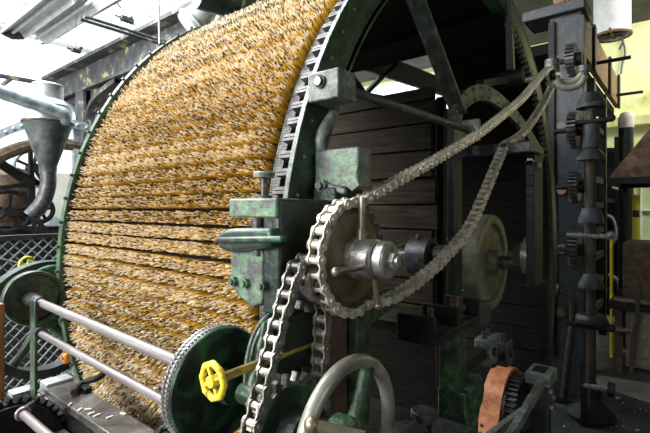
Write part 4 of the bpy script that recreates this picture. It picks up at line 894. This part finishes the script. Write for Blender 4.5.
# frame rails low behind the wheel
fr = thing('frame_rails', (-0.85, 2.6, 0), 'dark iron rails tying the machine frame behind the disc wheel', 'frame')
MB().box(-1.7, -0.68, 2.9, 3.0, 0.05, 0.13).build('cross_rail', 'black_iron', fr)
MB().box(-0.612, -0.575, 2.62, 2.70, 0, 1.2).build('upright', 'black_iron', fr)
MB().bar(onX(478, 342, -0.70), onX(500, 335, -0.70), 0.03, 0.02).build('bar', 'grey_green', fr)
p = onY(538, 354, 3.4); oc_ = MB().cyl(p, p+Vector((0.02, -0.04, 0)), 0.05, n=16).build('end_cap', 'orange_paint', fr, label='round orange cap')

# ================================================================== LOWER RIGHT: BELT, GEAR, LEVERS
BC = onX(514, 409, -0.60)
bg_ = thing('belt_gear', (-0.62, BC.y, BC.z-0.17), 'dark toothed gear inside the orange belt', 'gear')
RG = 0.165
MB().gear(BC+Vector((-0.0, 0, 0)), XAX, RG-0.014, RG, 44, 0.045, 0.5).build('toothed_rim', 'dark_steel', bg_, smooth=20)
MB().ring(BC+Vector((0.044, 0, 0)), XAX, 0.09, RG-0.02, 0.010, 48).build('web', 'black_iron', bg_, smooth=25)
MB().lathe(BC+Vector((-0.03, 0, 0)), XAX, [(0, 0.03), (0, 0.08), (0.08, 0.08), (0.10, 0.06), (0.10, 0.03)], 32).build('hub', 'dark_steel', bg_, smooth=25)
bt = thing('brake_band', (-0.66, BC.y-0.2, BC.z-0.1), 'orange brown leather band strap curving over the dark gear', 'belt')
bp = [Vector((0, BC.y+0.174*math.cos(math.radians(a)), BC.z+0.174*math.sin(math.radians(a)))) for a in (35, 55, 75, 95, 115, 135, 150)]
last = bp[-1]; bp += [last+Vector((0, -0.03, -0.06)), last+Vector((0, -0.09, -0.16)), last+Vector((0, -0.16, -0.24)), last+Vector((0, -0.24, -0.27)), last+Vector((0, -0.36, -0.26))]
bp = spline(bp, 4); vs = []; fs = []
for i, p in enumerate(bp):
    t = (bp[min(i+1, len(bp)-1)]-bp[max(i-1, 0)]).normalized(); nn = Vector((0, -t.z, t.y))*0.006
    vs += [Vector((-0.69, p.y, p.z))-nn, Vector((-0.607, p.y, p.z))-nn, Vector((-0.607, p.y, p.z))+nn, Vector((-0.69, p.y, p.z))+nn]
for i in range(len(bp)-1):
    for q in range(4): fs.append([4*i+q, 4*i+(q+1) % 4, 4*i+4+(q+1) % 4, 4*i+4+q])
fs += [[0,1,2,3], [4*len(bp)-1, 4*len(bp)-2, 4*len(bp)-3, 4*len(bp)-4]]
MB().add(vs, fs).build('strap', 'belt_leather', bt)
for k in range(6):
    p = bp[30+k] if 30+k < len(bp) else bp[-1]
    for xx in (-0.672, -0.625): MB().ball((xx, p.y-0.004, p.z+0.006), 0.007, 8, 5).build('rivet', 'rust', bt)
# lever bars
lb = thing('lever_bars', (-0.45, 1.8, 0.4), 'grey green forked steel lever beside the belt gear', 'lever')
XL = -0.47
MB().bar(onX(508, 440, XL), onX(541, 384, XL), 0.025, 0.036).build('bar', 'grey_green', lb, bevel=0.003)
MB().bar(onX(484, 442, XL-0.06), onX(523, 412, XL-0.06), 0.025, 0.036).build('bar', 'grey_green', lb, bevel=0.003)
a = onX(546, 378, XL); MB().box(XL-0.07, XL+0.03, a.y-0.06, a.y+0.08, a.z-0.02, a.z+0.03).build('head', 'grey_green', lb, bevel=0.004)
MB().box(XL-0.05, XL-0.0, a.y-0.03, a.y+0.05, a.z+0.028, a.z+0.034).build('slot', 'black_iron', lb)
MB().box(XL-0.05, XL+0.02, a.y-0.04, a.y+0.06, a.z-0.14, a.z-0.02).build('bracket', 'dark_steel', lb, bevel=0.004)
for dy_, dz_ in ((-0.02, -0.05), (0.03, -0.09), (-0.01, -0.12)): MB().nut((XL+0.02, a.y+dy_, a.z+dz_), XAX, 0.012, 0.01).build('bolt', 'steel', lb)
MB().box(XL-0.06, XL-0.0, a.y, a.y+0.05, 0, a.z-0.14).build('leg', 'blue_iron', lb, bevel=0.003)
# small cast blocks on arms reaching from the pedestal
for i, (px, py, wd, lab) in enumerate(((486, 350, 0.045, 'square cast block with a bolt behind the orange belt'), (503, 352, 0.04, 'small cast block with studs above the belt gear'))):
    p = onX(px, py, -0.585)
    g = thing('cast_block', (p.x, p.y, p.z-0.05), lab, 'block')
    MB().box(p.x-0.03, p.x+0.03, p.y-wd, p.y+wd, p.z-0.05, p.z+0.05).build('body', 'grey_green' if i == 0 else 'dark_steel', g, bevel=0.006)
    for k_ in range(2): MB().cyl((p.x, p.y-0.02+0.04*k_, p.z+0.05), (p.x, p.y-0.02+0.04*k_, p.z+0.075), 0.010, n=10).build('stud', 'dark_steel', g)
    MB().cyl((p.x+0.03, p.y, p.z), (p.x+0.04, p.y, p.z), 0.016, n=12).build('bolt', 'dark_steel', g)
    if i == 0: MB().box(p.x-0.025, p.x+0.015, 1.38, p.y-wd, p.z-0.02, p.z+0.02).build('arm', 'black_iron', g)
    else: MB().box(p.x-0.025, p.x+0.015, y_end, p.y-wd, p.z-0.02, p.z+0.02).build('arm', 'black_iron', g)
    y_end = p.y+wd
# dark flat castings near the hand wheel
for i, (px, py, r, lab) in enumerate(((424, 410, 0.035, 'round dark cap standing right of the hand wheel'), (409, 428, 0.045, 'flat dark casting low beside the hand wheel'))):
    p = onX(px, py, -0.53)
    g = thing('grease_cap', (p.x, p.y, p.z-0.05), lab, 'cap')
    MB().lathe((p.x, p.y, p.z-0.03), ZAX, [(0, r*0.6), (0.0, r*0.7), (0.015, r*0.7), (0.015, r), (0.028, r), (0.030, r*0.9)], 24).build('cap', 'dark_steel', g, smooth=25)
    MB().cyl((p.x, p.y, 0), (p.x, p.y, p.z-0.03), 0.02, n=12).build('stem', 'black_iron', g)
bx_ = thing('gear_case', (-0.57, 1.12, 0), 'black cast gear case below the grease caps', 'case')
MB().box(-0.59, -0.47, 0.98, 1.20, 0, onX(424, 425, -0.53).z-0.06).build('case', 'black_iron', bx_, bevel=0.02); MB().box(-0.60, -0.46, 0.97, 1.21, onX(424, 425, -0.53).z-0.06, onX(424, 425, -0.53).z-0.04).build('lid', 'dark_steel', bx_, bevel=0.004)

# ================================================================== RIGHT BACKGROUND
# white duct on the yellow wall
DY = 7.0; dc = onY(612, 20, DY); rd = 0.5*(onY(631, 20, DY).x-onY(593, 20, DY).x)
du = thing('white_duct', (dc.x, DY, onY(612, 36, DY).z), 'wide white cylindrical duct hanging in front of the yellow wall', 'duct')
zb2 = onY(612, 36, DY).z
MB().ring((dc.x, DY, zb2), ZAX, rd-0.02, rd, RZ-zb2, 48).build('shell', 'white_enamel', du)
MB().torus((dc.x, DY, zb2), ZAX, rd, 0.02, 48, 8).build('rim', 'brown_board', du)
MB().cyl((dc.x, DY, zb2+0.06), (dc.x, DY, zb2+0.08), rd-0.02, n=40).build('grille', 'orange_wood', du)
MB().bar((dc.x-rd, DY, zb2+0.03), (dc.x+rd, DY, zb2+0.03), 0.03, 0.03).bar((dc.x, DY-rd, zb2+0.03), (dc.x, DY+rd, zb2+0.03), 0.03, 0.03).build('cross_bar', 'dark_steel', du)
MB().tube([(dc.x+0.1, DY, zb2), (dc.x+0.12, DY, zb2-0.12), (dc.x+0.08, DY, zb2-0.2)], 0.012, 8).build('hook', 'dark_steel', du)
wc = thing('wall_cable', onY(622, 60, 8.93), 'thin dark cable down the yellow wall below the duct', 'cable')
MB().tube(spline([onY(a, b, 8.95) for a, b in ((622, 38), (625, 52), (622, 66), (621, 74))], 5), 0.014, 8).build('cable', 'dark_steel', wc)
# rusty pyramid hood and forge bench
HY = 5.0
hd = thing('forge_hood', (0.35, 5.4, 1.9), 'rusty brown pyramid hood at the right edge', 'hood')
p0 = onY(608, 178, HY); zh = p0.z
x0_, x1_, y0_, y1_ = p0.x, p0.x+1.5, HY, HY+1.1
zz = zh+0.85; xm, ym = (x0_+x1_)/2, (y0_+y1_)/2
q = 0.18
MB().add([(x0_, y0_, zh), (x1_, y0_, zh), (x1_, y1_, zh), (x0_, y1_, zh), (xm-q, ym-q, zz), (xm+q, ym-q, zz), (xm+q, ym+q, zz), (xm-q, ym+q, zz)],
         [[0,1,5,4],[1,2,6,5],[2,3,7,6],[3,0,4,7],[4,5,6,7]]).build('canopy', 'hood_rust', hd, smooth=0)
MB().box(x0_, x1_, y0_-0.01, y0_+0.02, zh-0.06, zh).box(x0_-0.01, x0_+0.02, y0_, y1_, zh-0.06, zh).box(x0_, x1_, y1_-0.02, y1_+0.01, zh-0.06, zh).box(x1_-0.02, x1_+0.01, y0_, y1_, zh-0.06, zh).build('skirt', 'black_iron', hd, smooth=0)
MB().box(xm-q, xm+q, ym-q, ym+q, zz, RZ).build('flue', 'rust', hd, smooth=0)
for x in (x0_+0.05, x1_-0.05): MB().cyl((x, y1_-0.05, 0), (x, y1_-0.05, zh), 0.025, n=10).build('leg', 'black_iron', hd)
fb = thing('forge_bench', (0.3, 5.2, 0), 'rusty steel forge bench under the hood', 'bench')
c0_ = onY(622, 243, 5.2); xb0 = c0_.x; zt2 = c0_.z
zs = onY(622, 300, 5.2).z
MB().box(xb0, xb0+1.3, 5.2, 5.9, zs, zt2).build('box', 'rust', fb, bevel=0.01)
MB().box(xb0-0.10, xb0+1.3, 5.05, 5.95, zs-0.07, zs-0.005).build('shelf', 'black_iron', fb, bevel=0.006)
MB().box(xb0+0.02, xb0+1.2, 5.3, 5.9, 0.02, zs-0.075).build('cabinet', 'olive_steel', fb, bevel=0.006)
for x in (xb0-0.02, xb0+1.25):
    MB().box(x-0.03, x+0.03, 5.08, 5.14, 0, zs-0.07).build('leg', 'rust', fb)
p = onY(640, 285, 5.0); MB().tube(spline([onY(a, b, 5.0) for a, b in ((640, 285), (638, 300), (637, 320), (633, 345), (632, 372))], 4), 0.018, 8).build('pipe', 'rust', fb)
MB().tube(spline([onY(a, b, 4.98) for a, b in ((592, 312), (593, 321), (598, 326), (615, 329), (632, 331))], 4), 0.022, 8).build('pipe', 'hose_rubber', fb)
MB().box(xb0-0.06, xb0+0.5, 5.06, 5.19, zs-0.005, zs+0.04).build('ash_heap', 'hose_rubber', fb, bevel=0.02)
yst = thing('yellow_strip', onY(636, 248, 6.2), 'bright yellow upright strip behind the forge bench', 'strip')
a = onY(632, 195, 6.2); b = onY(640, 245, 6.2); MB().box(a.x, b.x, 6.2, 6.24, 0.0, a.z).build('strip', 'bright_yellow', yst)
p = onY(636, 212, 6.2); MB().box(p.x-0.03, p.x+0.03, 6.185, 6.2, p.z-0.06, p.z+0.02).build('latch', 'black_iron', yst)
yp = thing('yellow_pole', onY(612, 300, 5.6), 'thin yellow pole standing beyond the stacked iron cones', 'pole')
a = onY(611.5, 232, 5.6); MB().cyl((a.x, 5.6, 0), (a.x, 5.6, a.z), 0.018, n=10).build('pole', 'bright_yellow', yp); MB().ball((a.x, 5.6, a.z), 0.024).build('knob', 'black_iron', yp)
# lit window low on the right wall, behind the bench
window('window_4', (onY(641, 210, 8.9).x, RY1-0.04, onY(641, 240, 8.9).z), (onY(641, 210, 8.9).x+1.2, RY1-0.04, onY(641, 180, 8.9).z), 1, 3, 2)
# white topped gas pipe
gp = thing('lagged_pipe', onY(626, 370, 6.6), 'upright dark pipe with a white lagged top beyond the boards', 'pipe')
a = onY(626, 112, 6.6); MB().cyl((a.x, 6.6, 0), (a.x, 6.6, a.z-0.2), 0.08, n=16).build('pipe', 'black_green', gp); MB().lathe((a.x, 6.6, a.z-0.2), ZAX, [(0, 0.085), (0.12, 0.085), (0.18, 0.06), (0.2, 0.03)], 20).build('lagging', 'cream_paper', gp)
# dark stand and rack clutter between post and forge
rk = thing('dark_rack', (-0.72, 7.4, 0), 'dark iron rack with hanging bars beyond the machine', 'rack')
for px in (604, 617, 628): p = onY(px, 200, 7.4); MB().box(p.x-0.03, p.x+0.03, 7.37, 7.43, 0, 2.6).build('upright', 'black_iron', rk)
for py in (150, 172, 200, 222, 262, 290):
    a = onY(600, py, 7.4); b = onY(634, py+random.uniform(-3, 3), 7.4); MB().bar(a, b, 0.05, 0.06).build('bar', random.choice(('black_iron', 'black_iron', 'dark_steel')), rk)
for px, py in ((604, 215), (612, 188), (622, 208), (617, 240), (608, 275)):
    p = onY(px, py, 7.3); MB().tube(spline([p, p+Vector((0.1, 0, -0.05)), p+Vector((0.14, 0, -0.25)), p+Vector((0.1, 0, -0.4))], 4), 0.025, 8).build('hook', random.choice(('rust', 'dark_steel', 'zinc')), rk)
for i, (px, py) in enumerate(((606, 322), (612, 338), (604, 352))):
    p = onY(px, py, 6.9); MB().box(p.x-0.14, p.x+0.14, 6.85, 7.2, p.z-0.03, p.z+0.03).build('tray', 'zinc', rk, bevel=0.005)
MB().box(onY(596, 200, 7.5).x, onY(632, 200, 7.5).x, 7.46, 7.5, 0.0, 2.45).build('back_panel', 'black_iron', rk, smooth=0)  # black sheet added to keep the gaps between the uprights dark
# light floor strip, handle bar on floor
m = MB(); a = onZ(560, 372, 0.004); 
fs_ = [onZ(588, 374, 0), onZ(650, 384, 0), onZ(760, 402, 0), onZ(760, 470, 0), onZ(650, 403, 0), onZ(600, 386, 0)]
struct(MB().prism(fs_, ZAX, 0.006).build('trim_2', 'light_concrete', smooth=0))
struct(MB().box(RX0+0.01, -2.1, -2.5, 1.75, 0.0, 0.006).build('trim_3', 'light_concrete', smooth=0))
fbx = thing('foot_bar', onZ(610, 393, 0), 'short iron foot bar with a knob lying near the post', 'bar')
a = onY(584, 386, 3.7); b = onY(608, 389, 3.7); MB().cyl(a, b, 0.02, n=10).build('bar', 'grey_green', fbx); MB().cyl(b, b+Vector((0.04, 0, 0)), 0.05, n=14).build('knob', 'black_iron', fbx); MB().box(a.x-0.02, a.x+0.02, 3.68, 3.72, 0, a.z).build('stand', 'black_iron', fbx)
rc = random.Random(3)
for i in range(26):
    px = rc.uniform(560, 650); py = rc.uniform(396, 432); p = onZ(px, py, 0)
    an = rc.random()*3; s_ = rc.uniform(0.008, 0.018)
    o = MB().prism([(p.x, p.y, 0.0), (p.x+s_*math.cos(an), p.y+s_*math.sin(an), 0), (p.x+s_*math.cos(an+0.8), p.y+s_*1.3*math.sin(an+0.8), 0), (p.x-s_*0.4, p.y+s_, 0)], ZAX, 0.006).build('floor_chip', 'cream_paper', smooth=0)
    tag(o, 'small pale chip scattered on the dark floor', 'chip', 'chips on the floor')
bpy.context.view_layer.update()
